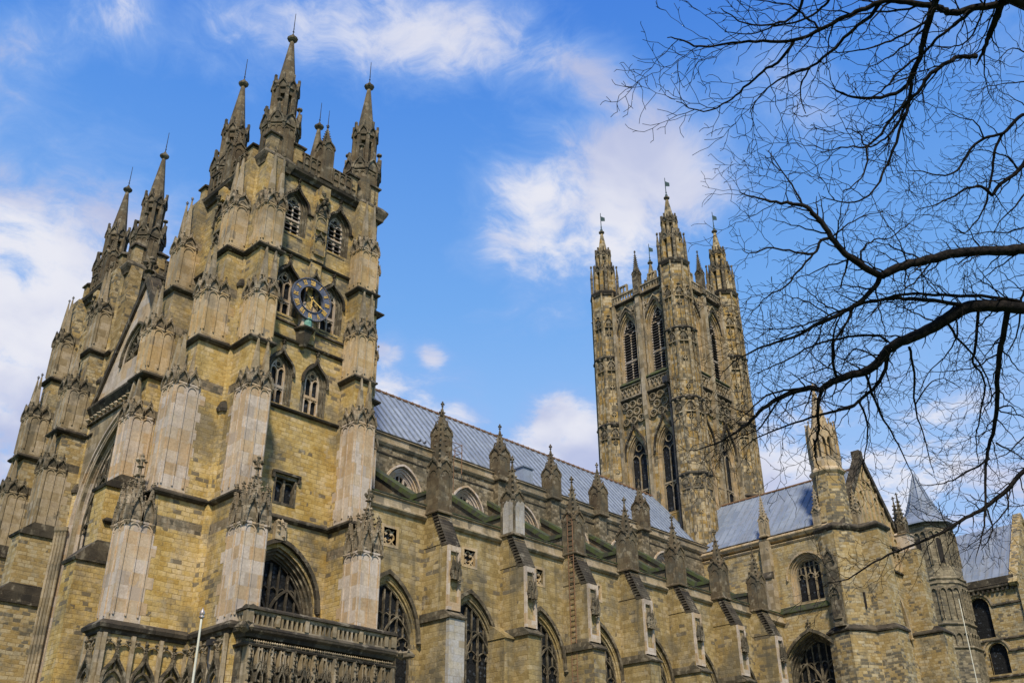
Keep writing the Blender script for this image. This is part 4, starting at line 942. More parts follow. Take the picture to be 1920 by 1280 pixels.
# ------------------------------------------------------------------ crossing tower
CT=thing('crossing_tower','tallest central tower with vanes on its pinnacles, rising beyond the nave roof','tower',(76.4,52.2,0))
x0,x1,y0,y1=71.8,81.2,47.6,57.0; ym=(y0+y1)/2; xm=(x0+x1)/2
def crossing_face(F,uc,vis=True):
    """one face, u centred on uc, half width 4.7"""
    H=3.1
    m=MB(F); hl=[]; 
    ws=[dict(cu=uc+s_*1.78,a=.95,z0=45.4,zs=50.4,r=2.35,lights=2,depth=.6,mould=2,bar=.12,style='two',transom=(47.7,),fill='louvre',mat='pale_warm',hoodk=dict(a=1.35,zs=50.6,r=2.75,w=.15,d=.15,fin=0)) for s_ in (-1,1)]
    ws+=[dict(cu=uc+s_*1.78,a=.95,z0=31.0,zs=37.0,r=2.3,lights=2,depth=.6,mould=2,bar=.11,style='two',transom=(33.9,),mat='pale_warm',tmat='pale_dark',hoodk=dict(a=1.3,zs=37.2,r=1,og=4.0,w=.16,d=.2,fin=0,crk=.07)) for s_ in (-1,1)]
    m.wall([(uc-4.7,26),(uc+4.7,26),(uc+4.7,54.4),(uc-4.7,54.4)],[opening(w_['cu'],w_['a']+.22,w_['z0'],w_['zs'],w_['r']+.27) for w_ in ws],-.25,.9)
    part('wall',m,'great',CT)
    for w_ in ws: window(CT,(F[0]-F[3]*.25,F[1]+F[2]*.25,F[2],F[3]),**w_)
    m=MB(F)
    m.box(uc-.26,uc+.26,-.3,.2,41.0,54.3); m.box(uc-.2,uc+.2,-.3,.08,28,41.0); m.dprism([(-.3,41),(.22,41),(.08,40.6),(-.3,40.6)],uc-.28,uc+.28)
    for s_ in (-1,1):
        m.box(uc+s_*3.2-.16,uc+s_*3.2+.16,-.3,.15,28,54.3); m.box(uc+s_*.55-.07,uc+s_*.55+.07,-.3,-.05,43.5,54)
    part('pilaster',m,'pale_dark',CT)
    # pierced and panelled bands
    m=MB(F)
    for s_ in (-1,1):
        a,b=(uc+.3,uc+3.05) if s_>0 else (uc-3.05,uc-.3); n=6; L=(b-a)/n
        for i in range(n):
            m.ribbon([(a+L*i,43.65),(a+L*(i+1),44.7)],.08,-.25,-.1); m.ribbon([(a+L*(i+1),43.65),(a+L*i,44.7)],.08,-.25,-.1)
        m.box(a,b,-.25,-.02,43.5,43.62); m.box(a,b,-.25,-.02,44.72,44.85)
        L=(b-a)/3
        for r_ in range(3):
            for i in range(2+(r_%2==0)*0+1):
                c=a+L*(i+.5+(.5 if r_%2 else 0)); 
                if c>b-.2: continue
                zz=42.75-r_*.85; rr=.36
                m.ribbon([(c+rr*math.cos(t*PI/6),zz+rr*math.sin(t*PI/6)) for t in range(12)],.1,-.25,-.04,True)
                for q in range(4): a_=PI/4+q*PI/2; m.ribbon([(c+.34*math.cos(a_),zz+.34*math.sin(a_)),(c+.13*math.cos(a_),zz+.13*math.sin(a_))],.09,-.25,-.1)
    for s_ in (-1,1):
        for q in (-1,1):
            c=uc+s_*1.78+q*.95; 
            for zz in (52.9,):
                m.ribbon([(c+.26*math.cos(t*PI/4),zz+.26*math.sin(t*PI/4)) for t in range(8)],.09,-.25,-.08,True)
                m.ribbon([(c+q*.1-.2,53.6),(c,53.25),(c+.2,53.7)],.08,-.25,-.1)
        m.ribbon(arch(uc+s_*1.78,1.36,50.7,3.15,8),.1,-.25,-.08)
    part('panel_tracery',m,'pale_dark',CT)
    m=MB(F); m.dprism([(-.3,44.9),(.1,44.95),(.1,45.0),(-.25,45.4)],uc-3.1,uc+3.1); part('sill',m,'moss',CT)
    m=MB(F)
    for zz in (54.3,43.3): m.dprism([(-.3,zz-.1),(-.1,zz-.05),(.12,zz+.05),(.12,zz+.13),(-.25,zz+.25)],uc-4.7,uc+4.7)
    part('string_course',m,'string',CT)
    m=MB(F)   # balustrade with solitary merlons
    for s_ in (-1,1):
        a,b=(uc+.35,uc+3.4) if s_>0 else (uc-3.4,uc-.35); n=9; L=(b-a)/n
        for i in range(n+1): m.box(a+L*i-.05,a+L*i+.05,-.25,-.07,54.5,55.35)
        for i in range(n): m.ribbon(arch(a+L*(i+.5),L*.42,55.05,.2,3),.07,-.24,-.08); m.ribbon([(a+L*(i+.2),54.55),(a+L*(i+.5),54.8),(a+L*(i+.8),54.55)],.06,-.24,-.1)
        m.box(a,b,-.32,0,55.35,55.5); m.box(a,b,-.3,-.02,54.45,54.56)
        c=(a+b)/2; m.box(c-.5,c+.5,-.26,-.04,55.5,55.62); m.ribbon([(c-.45,55.5),(c-.45,56.35),(c+.45,56.35),(c+.45,55.5)],.16,-.28,-.02); m.ribbon([(c,55.5),(c,56.3)],.1,-.26,-.04)
    part('balustrade',m,'pale_dark',CT)
    cx,cy,_=MB(F).P(F,uc,-.05,0); k=MB(WORLD); pinnacle(k,cx,cy,54.4,.62,2.6,2.5,0,.06,.45); part('pinnacle',k,'carved',CT)
crossing_face(FW(x0),-ym); crossing_face(FS(y0),xm)
m=MB(WORLD); m.box(x1-.5,x1,y0+.5,y1-.5,26,54.5); m.box(x0+.6,x1-.6,y1-.8,y1-.3,26,54.5); m.box(x0+.9,x1-.5,y0+.9,y1-.8,54.1,54.35); part('wall',m,'great',CT)
def crossing_turret(cx,cy,vane=True):
    k=MB(WORLD); c=MB(WORLD); s_=MB(WORLD); R=1.55
    k.cone(cx,cy,[(R,20),(R,36.5),(R-.07,36.6),(R-.07,44),(R-.13,44.1),(R-.13,56.4)],8,PI/8)
    def face(r,i): a=PI/4*i; n=(math.cos(a),math.sin(a)); return (cx+n[0]*r,cy+n[1]*r,-n[1],n[0])
    ap=R*math.cos(PI/8)-.05; hw=R*math.sin(PI/8)-.04
    p_=MB(WORLD)
    for i in range(8):
        a=PI/8+PI/4*i; rr=R*.985
        p_.cone(cx+rr*math.cos(a),cy+rr*math.sin(a),[(.15,20),(.15,33.5),(.13,33.8),(.13,41),(.115,41.3),(.115,48.4),(.10,48.7),(.10,56.2)],6)
        F=face(ap,i)
        for q in range(9):
            zz=27+q*3.05
            if i%2: p_.ribbon([(.2*math.cos(t*PI/4),zz+.2*math.sin(t*PI/4)) for t in range(8)],.07,0,.1,True,F=F)
        for za,zb in ((26,33.4),(34,40.8),(41.5,48.2),(48.8,53.2)):
            p_.box(-hw-.06,-hw+.12,-.05,.14,za,zb+.5,F); p_.box(hw-.12,hw+.06,-.05,.14,za,zb+.5,F)
            p_.ribbon(arch(0,hw*.72,zb-.6,.55,4),.08,0,.12,F=F); p_.box(-.04,.04,0,.08,za,zb-.2,F)
            c.uprism(ogee(0,hw*.5,zb-.75,.65,5),-.05,.1,F); p_.box(-hw,hw,0,.13,zb-1.2,zb-1.05,F); c.blob(0,.1,zb+.15,.22,F)
            for q in range(3): c.ribbon([(-.3+.3*q,zb-1.0),(-.15+.3*q,zb-.8),(0+.3*q,zb-1.0)],.05,0,.08,F=F)
        if i%2==0: c.box(-.09,.09,-.2,.025,za-2.6,za-2.0,F)
    for zz in (33.6,41.1,48.5): s_.cone(cx,cy,[(R+.06,zz-.15),(R+.2,zz),(R+.18,zz+.1),(R-.05,zz+.3)],8,PI/8)
    s_.cone(cx,cy,[(R,56.0),(R+.14,56.3),(R+.16,56.45),(R-.2,56.7)],8,PI/8)
    # crown: open stages with petals of gablets
    r2=1.02; z2=56.5
    k.cone(cx,cy,[(r2*.7,z2),(r2*.7,z2+2.9)],8,PI/8)
    for i in range(8):
        a=PI/8+PI/4*i; k.cone(cx+r2*math.cos(a),cy+r2*math.sin(a),[(.27,z2-.1),(.23,z2+2.8)],4,a+PI/4)
        if i%2==0:
            b_=a+PI/8; c.cone(cx+1.38*math.cos(b_),cy+1.38*math.sin(b_),[(.2,z2-.1),(.18,z2+2.2),(.22,z2+2.3),(.06,z2+3.6),(.14,z2+3.7),(.14,z2+3.85),(.03,z2+3.95)],4,b_+PI/4)
    def ring(r,z,hg):
        hw_=r*math.tan(PI/8)
        for i in range(8):
            F=face(r,i); g_=ogee(0,hw_*.95,z-.2,hg,5); c.ribbon(g_,.1,-.08,.14,F=F); c.uprism(ogee(0,hw_*.9,z-.2,hg*.9,4),-.2,.05,F); c.box(-.07,.07,0,.15,z+hg*.5,z+hg+.05,F)
            a=PI/4*i+PI/8; rr=r/math.cos(PI/8); c.cone(cx+rr*math.cos(a),cy+rr*math.sin(a),[(.06,z-.6),(.13,z-.15),(.11,z+hg*.55),(.02,z+hg*.95)],4,a+PI/4)
    ring(r2*.98,z2+2.9,1.0)
    r3=.74; z3=z2+2.9; k.cone(cx,cy,[(r3*.6,z3),(r3*.6,z3+2.3)],8,PI/8)
    for i in range(8): a=PI/8+PI/4*i; k.cone(cx+r3*math.cos(a),cy+r3*math.sin(a),[(.19,z3-.1),(.17,z3+2.2)],4,a+PI/4)
    k.cone(cx,cy,[(r3,z3+1.9),(r3*1.02,z3+2.2)],8,PI/8)
    ring(r3*.98,z3+2.3,.75)
    k.cone(cx,cy,[(r3*.85,z3+2.2),(.12,z3+5.4)],8,PI/8)
    zt=z3+5.4; c.cone(cx,cy,[(.12,zt-.15),(.32,zt),(.32,zt+.1),(.1,zt+.25)],10)
    o=part('corner_turret',k,'great',CT); part('panelled_ribs',p_,'great_rib',o); part('carved_canopy',c,'carved',o); part('string_course',s_,'string',o)
    v=MB(WORLD); v.cone(cx,cy,[(.17,zt+.2),(.12,zt+.5),(.05,zt+.6),(.035,zt+2.7)],6); v.blob(cx,cy,zt+.75,.12,WORLD)
    v.add([(cx,cy,zt+1.6),(cx+.42,cy-.25,zt+1.7),(cx+.42,cy-.25,zt+2.15),(cx,cy,zt+2.2),(cx,cy+.03,zt+1.7),(cx+.42,cy-.22,zt+1.7),(cx+.42,cy-.22,zt+2.15),(cx,cy+.03,zt+2.3)],[(0,1,2,3),(7,6,5,4),(0,4,5,1),(1,5,6,2),(2,6,7,3),(3,7,4,0)])
    part('weathervane',v,'vane',o)
    return o
tt=crossing_turret(x0+.7,y0+.5)
for dx,dy in ((0,8.95),(8.75,0),(8.75,8.95)): clone(tt,(dx,dy,0))
m=MB(WORLD); m.tube([(x0-1.0,49.15,43.3),(x0-.55,49.1,42.7),(x0-.45,49.1,40),(x0-.45,49.15,27)],.12,7); m.box(x0-1.0,x0-.2,48.9,49.5,43.1,43.8,WORLD); part('downpipe',m,'iron',CT)
# ------------------------------------------------------------------ south transept
ST=thing('south_transept','gabled transept with blue lead roof and pale turret, right of the nave','church transept',(76,40,0))
tx=70.3; ft=FW(tx); yS=34.0
m=MB(ft); m.wall([(-46.8,0),(-35.2,0),(-35.2,25.2),(-46.8,25.2)],[opening(-37.25,1.55,20.3,22.3,1.6),opening(-37.75,2.63,6,14.4,3.58)],0,1.2); part('wall',m,'trans',ST)
window(ST,ft,-37.25,1.2,20.3,22.3,1.25,lights=3,depth=.6,mould=3,bar=.1,hoodk=dict(a=1.75,zs=22.2,r=1.85,w=.14,d=.12,fin=0),hoodmat='pale_warm',mat='pale_warm',tmat='pale_dark')
window(ST,ft,-37.75,2.3,6,14.4,3.2,lights=4,depth=1.1,mould=3,bar=.12,hoodk=dict(a=2.85,zs=14.3,r=3.85,w=.22,d=.2,fin=.8),hoodmat='carved',mat='carved',tmat='carved')
m=MB(ft)
m.dprism([(-.1,24.95),(.05,24.98),(.12,25.1),(.12,25.16),(0,25.2),(-.1,25.2)],-46.8,-34.9); m.dprism([(-.2,25.3),(.16,25.4),(.3,25.6),(.3,25.7),(.1,25.85),(-.3,25.85)],-46.8,-34.9); part('cornice',m,'pale_warm',ST)
m=MB(ft); m.dprism([(-.35,25.84),(.2,25.84),(.2,25.9),(-.1,26.02),(-.35,26.0)],-46.8,-35); m.dprism([(-.02,16.95),(.12,17.0),(-.0,17.2)],-41,-40.1); m.dprism([(-.02,16.95),(.12,17.0),(-.0,17.2)],-35.8,-35.1); part('string_course',m,'string',ST)
m=MB(ft); m.dprism([(-.1,19.6),(.16,19.65),(.16,19.72),(-.05,20.25),(-.1,20.25)],-40.4,-35.2); part('sill',m,'moss',ST)
m=MB(ft); m.box(-40.85,-40.05,-.2,.45,19.0,25.5); m.box(-40.95,-39.95,-.2,.7,0,22.4); part('buttress',m,'pale_dark',ST); 
m=MB(ft); m.dprism([(.4,22.4),(.8,22.4),(.8,22.5),(.45,23.0),(.4,23.0)],-40.97,-39.93); part('set_off',m,'string',ST)
m=MB(WORLD); pinnacle(m,tx-.12,40.4,25.9,.55,1.4,2.0,0,.06,.5); part('pinnacle',m,'pale_dark',ST)
# roof
m=MB(WORLD); xr_,zr,ze=76.0,31.7,25.9
m.add([(tx+.3,34.3,ze),(tx+.3,50.5,ze),(xr_,50.5,zr),(xr_,34.3,zr),(2*xr_-tx-.3,50.5,ze),(2*xr_-tx-.3,34.3,ze)],[(0,3,2,1),(3,5,4,2),(0,5,3),(1,2,4)]); o=part('roof',m,'lead_t',ST)
m=MB(WORLD); sl_=math.hypot(xr_-tx-.3,zr-ze); nn_=(-(zr-ze)/sl_,(xr_-tx-.3)/sl_); y=34.6
while y<47.8:
    m.add([(tx+.3,y-.04,ze),(tx+.3,y+.04,ze),(xr_,y+.04,zr),(xr_,y-.04,zr),(tx+.3+nn_[0]*.06,y-.02,ze+nn_[1]*.06),(tx+.3+nn_[0]*.06,y+.02,ze+nn_[1]*.06),(xr_+nn_[0]*.06,y+.02,zr+nn_[1]*.06),(xr_+nn_[0]*.06,y-.02,zr+nn_[1]*.06)],[(4,5,6,7),(0,4,7,3),(1,2,6,5)]); y+=.66
part('roof_rolls',m,'lead_roll',o)
m=MB(WORLD); m.tube([(xr_,34.2,zr+.06),(xr_,48.5,zr+.06)],.1,6); part('ridge',m,'rust',o)
# south gable wall
fs=FS(yS)
m=MB(fs); m.wall([(70.6,0),(81.4,0),(81.4,25.6),(76,32.3),(70.6,25.6)],[opening(76.0,3.0,8,18.2,5.0,10)],0,1.2); part('gable_wall',m,'trans',ST)
window(ST,fs,76.0,2.5,8,18.2,4.4,lights=5,depth=1.1,mould=4,bar=.15,hoodk=dict(a=3.1,zs=18.2,r=5.3,w=.25,d=.2,fin=0),hoodmat='pale_warm',mat='pale_warm',tmat='pale_dark')
m=MB(fs); m.ribbon([(70.4,25.2),(75.9,32.5),(81.6,25.2)],.4,-.5,.22); m.box(75.55,76.2,-.5,.2,32.2,33.1); m.dprism([(0,25.2),(.25,25.3),(.25,25.45),(0,25.6)],71.2,81); m.dprism([(0,23.3),(.2,23.35),(.2,23.45),(0,23.6)],71.2,81); part('coping',m,'string',ST)
m=MB(fs)
n=12
for i in range(n+1): m.box(71.4+9.2*i/n-.05,71.4+9.2*i/n+.05,0,.2,23.6,25.2)
for i in range(n): m.ribbon(arch(71.4+9.2*(i+.5)/n,9.2/n*.42,24.7,.35,4),.09,0,.16)
for i in range(13):
    u=71.2+.8*i; zt=32.2-abs(u-76)*1.32; 
    if zt>26.4: m.box(u-.05,u+.05,0,.14,25.6,zt-.3); m.ribbon(arch(u+.4,.35,max(25.9,min(zt,32.2-abs(u+.8-76)*1.32)-1.2),.5,4),.08,0,.12)
part('blind_arcade',m,'pale_warm',ST)
# stair turret at the south-west corner
tw=[(70.1,35.6),(69.9,34.4),(70.7,33.75),(71.9,33.3),(71.9,31.8),(73.5,31.8),(73.5,34.3),(72,36.2),(70.4,36.2)]
m=MB(WORLD); m.loft(tw,[(.12,0),(.12,17.6),(0,18.0),(0,22.4),(0,25.2)]); part('stair_turret',m,'patchy',ST)
m=MB(WORLD); m.loft(tw,[(.02,17.45),(.26,17.55),(.28,17.65),(0,18.0)]); m.loft(tw,[(-.1,25.05),(.12,25.2),(.22,25.35),(.22,25.45),(-.1,25.75)]); part('string_course',m,'string',ST)
m=MB(WORLD); m.box(69.55,69.95,34.5,35.3,17.9,23.0,WORLD); part('niche_pilaster',m,'carved',ST)
m=MB(FW(69.55))
gablets(m,m.F,-35.3,-34.5,.02,22.7,1.0,1,.06,.3); gablets(m,m.F,-35.3,-34.5,.05,20.2,.7,1,.06,.3); m.box(-35.2,-34.6,0,.12,18.4,18.6); part('niche_canopy',m,'carved',ST)
m=MB(WORLD)
def slit(p,n_,z):
    t=(-n_[1],n_[0]); F=(p[0],p[1],*t); 
    m.box(-.08,.08,-.1,.03,z,z+1.2,(p[0],p[1],-n_[1]*-1,n_[0]*-1) if 0 else (p[0],p[1],t[0],t[1]))
for z_ in (12.5,19.2): m.cone(71.3,33.49,[(.1,z_),(.1,z_+1.2)],4,.3)
part('slit_window',m,'dark',ST)
k=MB(WORLD); c=MB(WORLD); tcx,tcy=71.55,34.9
k.cone(tcx,tcy,[(1.45,25.4),(1.3,25.9),(1.22,30.0)],8,PI/8); o=part('octagonal_turret',k,'patchy',ST)
k=MB(WORLD)
def tface(r,i): a=PI/4*i; n=(math.cos(a),math.sin(a)); return (tcx+n[0]*r,tcy+n[1]*r,-n[1],n[0])
k.cone(tcx,tcy,[(1.25,29.9),(1.42,30.1),(1.42,30.25),(1.2,30.5),(1.2,31.3)],8,PI/8); k.cone(tcx,tcy,[(.7,31.2),(.7,33.6)],8,PI/8)
for i in range(8):
    a=PI/8+PI/4*i; k.cone(tcx+1.12*math.cos(a),tcy+1.12*math.sin(a),[(.17,31.2),(.15,33.6)],4,a+PI/4)
    F=tface(.98,i); k.box(-.05,.05,-.05,.05,31.3,33.2,F); k.ribbon(arch(-.23,.2,32.7,.4,3),.07,-.05,.06,F=F); k.ribbon(arch(.23,.2,32.7,.4,3),.07,-.05,.06,F=F)
    for q in (0,): k.ribbon(ogee(0,.42,33.0,1.2,6),.08,-.05,.12,F=F); k.uprism(ogee(0,.38,33.0,1.05,6),-.2,.03,F); crockets(k,ogee(0,.42,33.0,1.2,6)[2:-2],F,.1,.045,.18); finial(k,0,.05,34.1,.3,F)
    rr=1.12; k.cone(tcx+rr*math.cos(a),tcy+rr*math.sin(a),[(.05,32.7),(.14,33.0),(.1,33.8),(.04,34.4),(.09,34.5),(.03,34.62)],6)
k.cone(tcx,tcy,[(.95,33.4),(.82,33.8),(.62,34.6),(.07,37.7)],8,PI/8)
for i in range(8):
    a=PI/8+PI/4*i
    for q in range(7): t=.1+q*.12; rr=.66*(1-t)+.08*t; k.blob(tcx+rr*math.cos(a),tcy+rr*math.sin(a),34.6+3.1*t,.07,WORLD)
finial(k,tcx,tcy,37.6,.6,WORLD); o=part('spirelet',k,'pale_warm',ST)
m=MB(WORLD)
for (ax,ay) in ((70.35,35.7),(72.6,33.6),(72.9,34.5)): pinnacle(m,ax,ay,25.7,.55,1.2,1.9,0,.08,.4)
part('pinnacle',m,'pale_dark',ST)
m=MB(WORLD)
for px_ in (79.7,):
    m.box(px_,px_+1.7,31.6,34,0,18.6,WORLD); m.box(px_+.1,px_+1.4,32.4,34,18.6,25.3,WORLD)
part('buttress',m,'patchy',ST)
m=MB(WORLD); m.loft([(79.7,31.6),(81.4,31.6),(81.4,34),(79.7,34)],[(0,18.4),(.14,18.5),(.14,18.6),(-.5,19.1)]); part('string_course',m,'string',ST)
m=MB(WORLD); m.loft([(79.9,33.0),(81.3,33.0),(81.3,34.4),(79.9,34.4)],[(0,25),(.12,25.2),(0,25.5),(0,26.6),(.1,26.7),(-.1,26.9)]); part('pinnacle_base',m,'pale',ST)
m=MB(WORLD); pinnacle(m,80.2,33.3,26.8,.6,.9,2.2,0,.09,.5); pinnacle(m,81.0,34.0,26.8,.6,.9,2.2,0,.09,.5); part('pinnacle',m,'carved',ST)
# ------------------------------------------------------------------ far chapel stair tower
CTW=thing('stair_tower','round-arched stair tower with pointed lead cap, behind the transept','tower',(107,43.5,0))
ccx,ccy=107.2,42.1; Rt=2.75
k=MB(WORLD); k.cone(ccx,ccy,[(Rt+.3,0),(Rt+.3,22),(Rt+.1,22.2),(Rt+.1,29),(Rt,29.2),(Rt,35.3)],8,PI/8); part('wall',k,'turret_dark',CTW)
k=MB(WORLD); ap=Rt*math.cos(PI/8)
for i in range(8):
    a=PI/4*i; n=(math.cos(a),math.sin(a)); F=(ccx+n[0]*ap,ccy+n[1]*ap,-n[1],n[0])
    for zb_,zt_,cnt in ((30.6,33.9,3),(25.0,27.8,3),(20.2,23.2,3)):
        dd=.12 if zb_<29 else 0; hw=1.0
        for q in range(cnt+1): k.box(-hw+2*hw*q/cnt-.06,-hw+2*hw*q/cnt+.06,dd,dd+.14,zb_,zt_,F)
        for q in range(cnt): k.ribbon(arch(-hw+2*hw*(q+.5)/cnt,hw/cnt*.9,zt_,.34,4),.1,dd,dd+.16,F=F)
for zz,rr in ((29.1,Rt+.1),(24.4,Rt+.15),(22.0,Rt+.35),(34.9,Rt),(28.6,Rt+.1)): k.cone(ccx,ccy,[(rr-.02,zz-.1),(rr+.12,zz),(rr+.12,zz+.1),(rr-.02,zz+.22)],8,PI/8)
part('blind_arcade',k,'turret_dark',CTW)
k=MB(WORLD); a=PI; 
for ang in (PI,PI*1.25): 
    n=(math.cos(ang),math.sin(ang)); F=(ccx+n[0]*(ap+.01),ccy+n[1]*(ap+.01),-n[1],n[0]); pts=opening(0,.28,30.8,33.2,.3); k.uprism(pts,-.1,.03,F)
part('window',k,'dark',CTW)
k=MB(WORLD); k.cone(ccx,ccy,[(Rt+.55,35.15),(Rt+.5,35.35),(Rt*.62,36.9),(Rt*.42,38.3),(.05,41.2)],8,PI/8); o=part('conical_roof',k,'lead_t',CTW)
k=MB(WORLD)
for i in range(8):
    a=PI/8+PI/4*i; k.tube([(ccx+r_*math.cos(a),ccy+r_*math.sin(a),z_) for r_,z_ in ((Rt+.5,35.4),(Rt*.62+.03,36.9),(Rt*.42+.03,38.3),(.07,41.6))],.07,5)
    for j in range(14):   # herringbone welts
        t=j/14; z_=36+4.8*t; rr=(Rt*.9-.02)*(1-t)**1.25+.08; a2=a+PI/8; c_=math.cos(PI/8)
        k.tube([(ccx+rr*math.cos(a),ccy+rr*math.sin(a),z_+.35*(1-t)),(ccx+rr*c_*math.cos(a2),ccy+rr*c_*math.sin(a2),z_-.1)],.03,4)
        k.tube([(ccx+rr*math.cos(a+PI/4),ccy+rr*math.sin(a+PI/4),z_+.35*(1-t)),(ccx+rr*c_*math.cos(a2),ccy+rr*c_*math.sin(a2),z_-.1)],.03,4)
part('roof_welts',k,'lead_t',o)
# ------------------------------------------------------------------ far eastern transept
ET=thing('east_transept','round-windowed gabled building at the right edge, beyond the stair tower','church transept',(116,37,0))
ex=108.5; fe=FW(ex)
m=MB(fe); m.wall([(-44.5,0),(-34.3,0),(-34.3,28.2),(-44.5,28.2)],[opening(-38.8,1.05,23.2,26.3,1.05),opening(-37.95,.95,19.6,21.7,.95)],0,.8); part('wall',m,'patchy',ET)
for cu,a,z0_,zs_ in ((-38.8,1.05,23.2,26.3),(-37.95,.95,19.6,21.7)):
    k=MB(fe); k.ribbon(opening(cu,a+.12,z0_,zs_,a+.12,8),.24,-.4,-.1); k.ribbon(arch(cu,a+.35,zs_,a+.35,8),.18,0,.12); o=part('window',k,'pale_dark',ET)
    k=MB(fe); pts=opening(cu,a,z0_,zs_,a,8); k.add([(u,-.5,z_) for u,z_ in pts],[tuple(range(len(pts)))]); part('glass',k,'glass',o)
m=MB(fe)
for zz,ua,ub in ((22.9,-44.4,-34.4),(26.3,-44.4,-40.2),(26.3,-37.4,-34.4),(19.3,-44.4,-34.4),(21.7,-44.4,-39.1),(21.7,-36.8,-34.4)): m.dprism([(0,zz-.1),(.16,zz-.06),(.16,zz+.04),(0,zz+.16)],ua,ub)
m.dprism([(0,27.8),(.35,28.0),(.35,28.2),(0,28.3)],-44.4,-34.4)
for i in range(19): m.box(-44+.5*i,-43.8+.5*i,0,.3,27.6,27.9)
m.box(-44,-34.6,.05,.3,28.3,29.0)
part('string_course',m,'string',ET)
m=MB(WORLD); m.add([(ex-.2,34.6,28.2),(ex-.2,46,28.2),(ex+6,46,35.9),(ex+6,34.6,35.9),(ex+12,46,28.2),(ex+12,34.6,28.2)],[(0,3,2,1),(3,5,4,2),(0,5,3),(1,2,4)]); o=part('roof',m,'lead_t',ET)
m=MB(WORLD); y=34.9
while y<45: m.tube([(ex-.2,y,28.25),(ex+6,y,35.95)],.06,4); y+=.7
part('roof_rolls',m,'lead_t',o)
m=MB(FS(34.4)); m.wall([(ex-.3,0),(ex+12.3,0),(ex+12.3,28.2),(ex+6,36.4),(ex-.3,28.2)],[],0,0); m.ribbon([(ex-.5,28.0),(ex+6,36.5),(ex+12.5,28.0)],.5,-.7,.2)
m.ribbon(opening(ex+6,1.4,29,31.5,1.4),.3,0,.2); m.box(ex-.3,ex+.9,0,.9,0,27.5); part('gable_wall',m,'patchy',ET)
m=MB(fe); m.box(-41.1,-40.0,-1.0,-.2,29.4,30.3); part('roof_hatch',m,'lead_t',ET)
m=MB(WORLD); m.tube([(103.5,38.75,26.4),(103.5,38.75,2)],.042,6); single('pole_mast',m,'white','tall thin pale pole standing before the far right building','pole')
# ------------------------------------------------------------------ smaller things
m=MB(WORLD); fx,fy=16.17,30.0
m.cone(fx,fy,[(.06,0),(.034,9.1),(.034,9.2)],12); FP=thing('flagpole','white pole with a small round metal finial in front of the clock tower','flagpole',(fx,fy,0)); part('pole',m,'white',FP,smooth=True)
m=MB(WORLD); m.cone(fx,fy,[(.025,9.14),(.09,9.2),(.09,9.23),(.05,9.27)],12); m.cone(fx,fy,[(.04,9.24),(.08,9.29),(.085,9.34),(.06,9.41),(.02,9.46),(.01,9.52)],12); part('ball',m,'bronze',FP,smooth=True)
LD=thing('ladder','long rusty iron ladder fixed to the nave buttress and pinnacle','ladder',(45.95-.66,39.4,8))
m=MB(WORLD); lx=45.35-.5
for y in (38.95,39.35): m.tube([(lx,y,6),(lx,y,21.6)],.03,5)
part('side_rail',m,'rust',LD)
m=MB(WORLD); z_=6.2
while z_<21.7: m.tube([(lx,38.95,z_),(lx,39.35,z_)],.022,4); z_+=.32
part('rungs',m,'rust',LD)
m=MB(WORLD)
for a_ in ((41.3,46.3),(42.3,46.3),(42.3,47.0),(41.3,47.0)): m.tube([(a_[0],a_[1],25.5),(a_[0],a_[1],27.6)],.03,5)
for z_ in (27.55,27.0): m.tube([(41.3,47.0,z_),(41.3,46.3,z_),(42.3,46.3,z_),(42.3,47.0,z_)],.025,5)
for x in (41.2,41.5): m.tube([(x,46.2,21.5),(x,46.2,26.6)],.025,4)
single('guard_rail',m,'rust','thin iron guard rail at the nave gutter beside the first pinnacle','railing')
m=MB(WORLD); m.tube([(38.7,44.8,24.7),(40.8,44.6,22.2)],.07,4); single('timber_prop',m,'wood','pale timber leaning across the second upper nave window','timber')
m=MB(WORLD); m.box(49.6,50.6,47.6,48.9,27.0,28.4,WORLD); HT=thing('roof_hatch','small grey lead access hatch on the nave roof','roof hatch',(50.1,48.3,27)); part('body',m,'lead',HT); m=MB(WORLD); m.box(49.5,50.7,47.5,49,28.4,28.5,WORLD); part('lid',m,'lead_t',HT)
for i,(x,lab) in enumerate(((38.75,'pigeon perched left of its neighbour on the nave parapet'),(39.2,'pigeon perched right of its neighbour on the nave parapet'))):
    m=MB(WORLD); y=46.5; z_=26.78
    m.tube([(x-.16,y,z_+.06),(x-.05,y,z_+.11),(x+.05,y,z_+.17),(x+.08,y,z_+.27),(x+.13,y,z_+.29)],[.02,.07,.08,.045,.01],8); m.tube([(x,y+.02,z_),(x,y+.02,z_+.1)],.01,3)
    single('pigeon',m,'feather',lab,'bird','pigeons on the parapet',smooth=True)
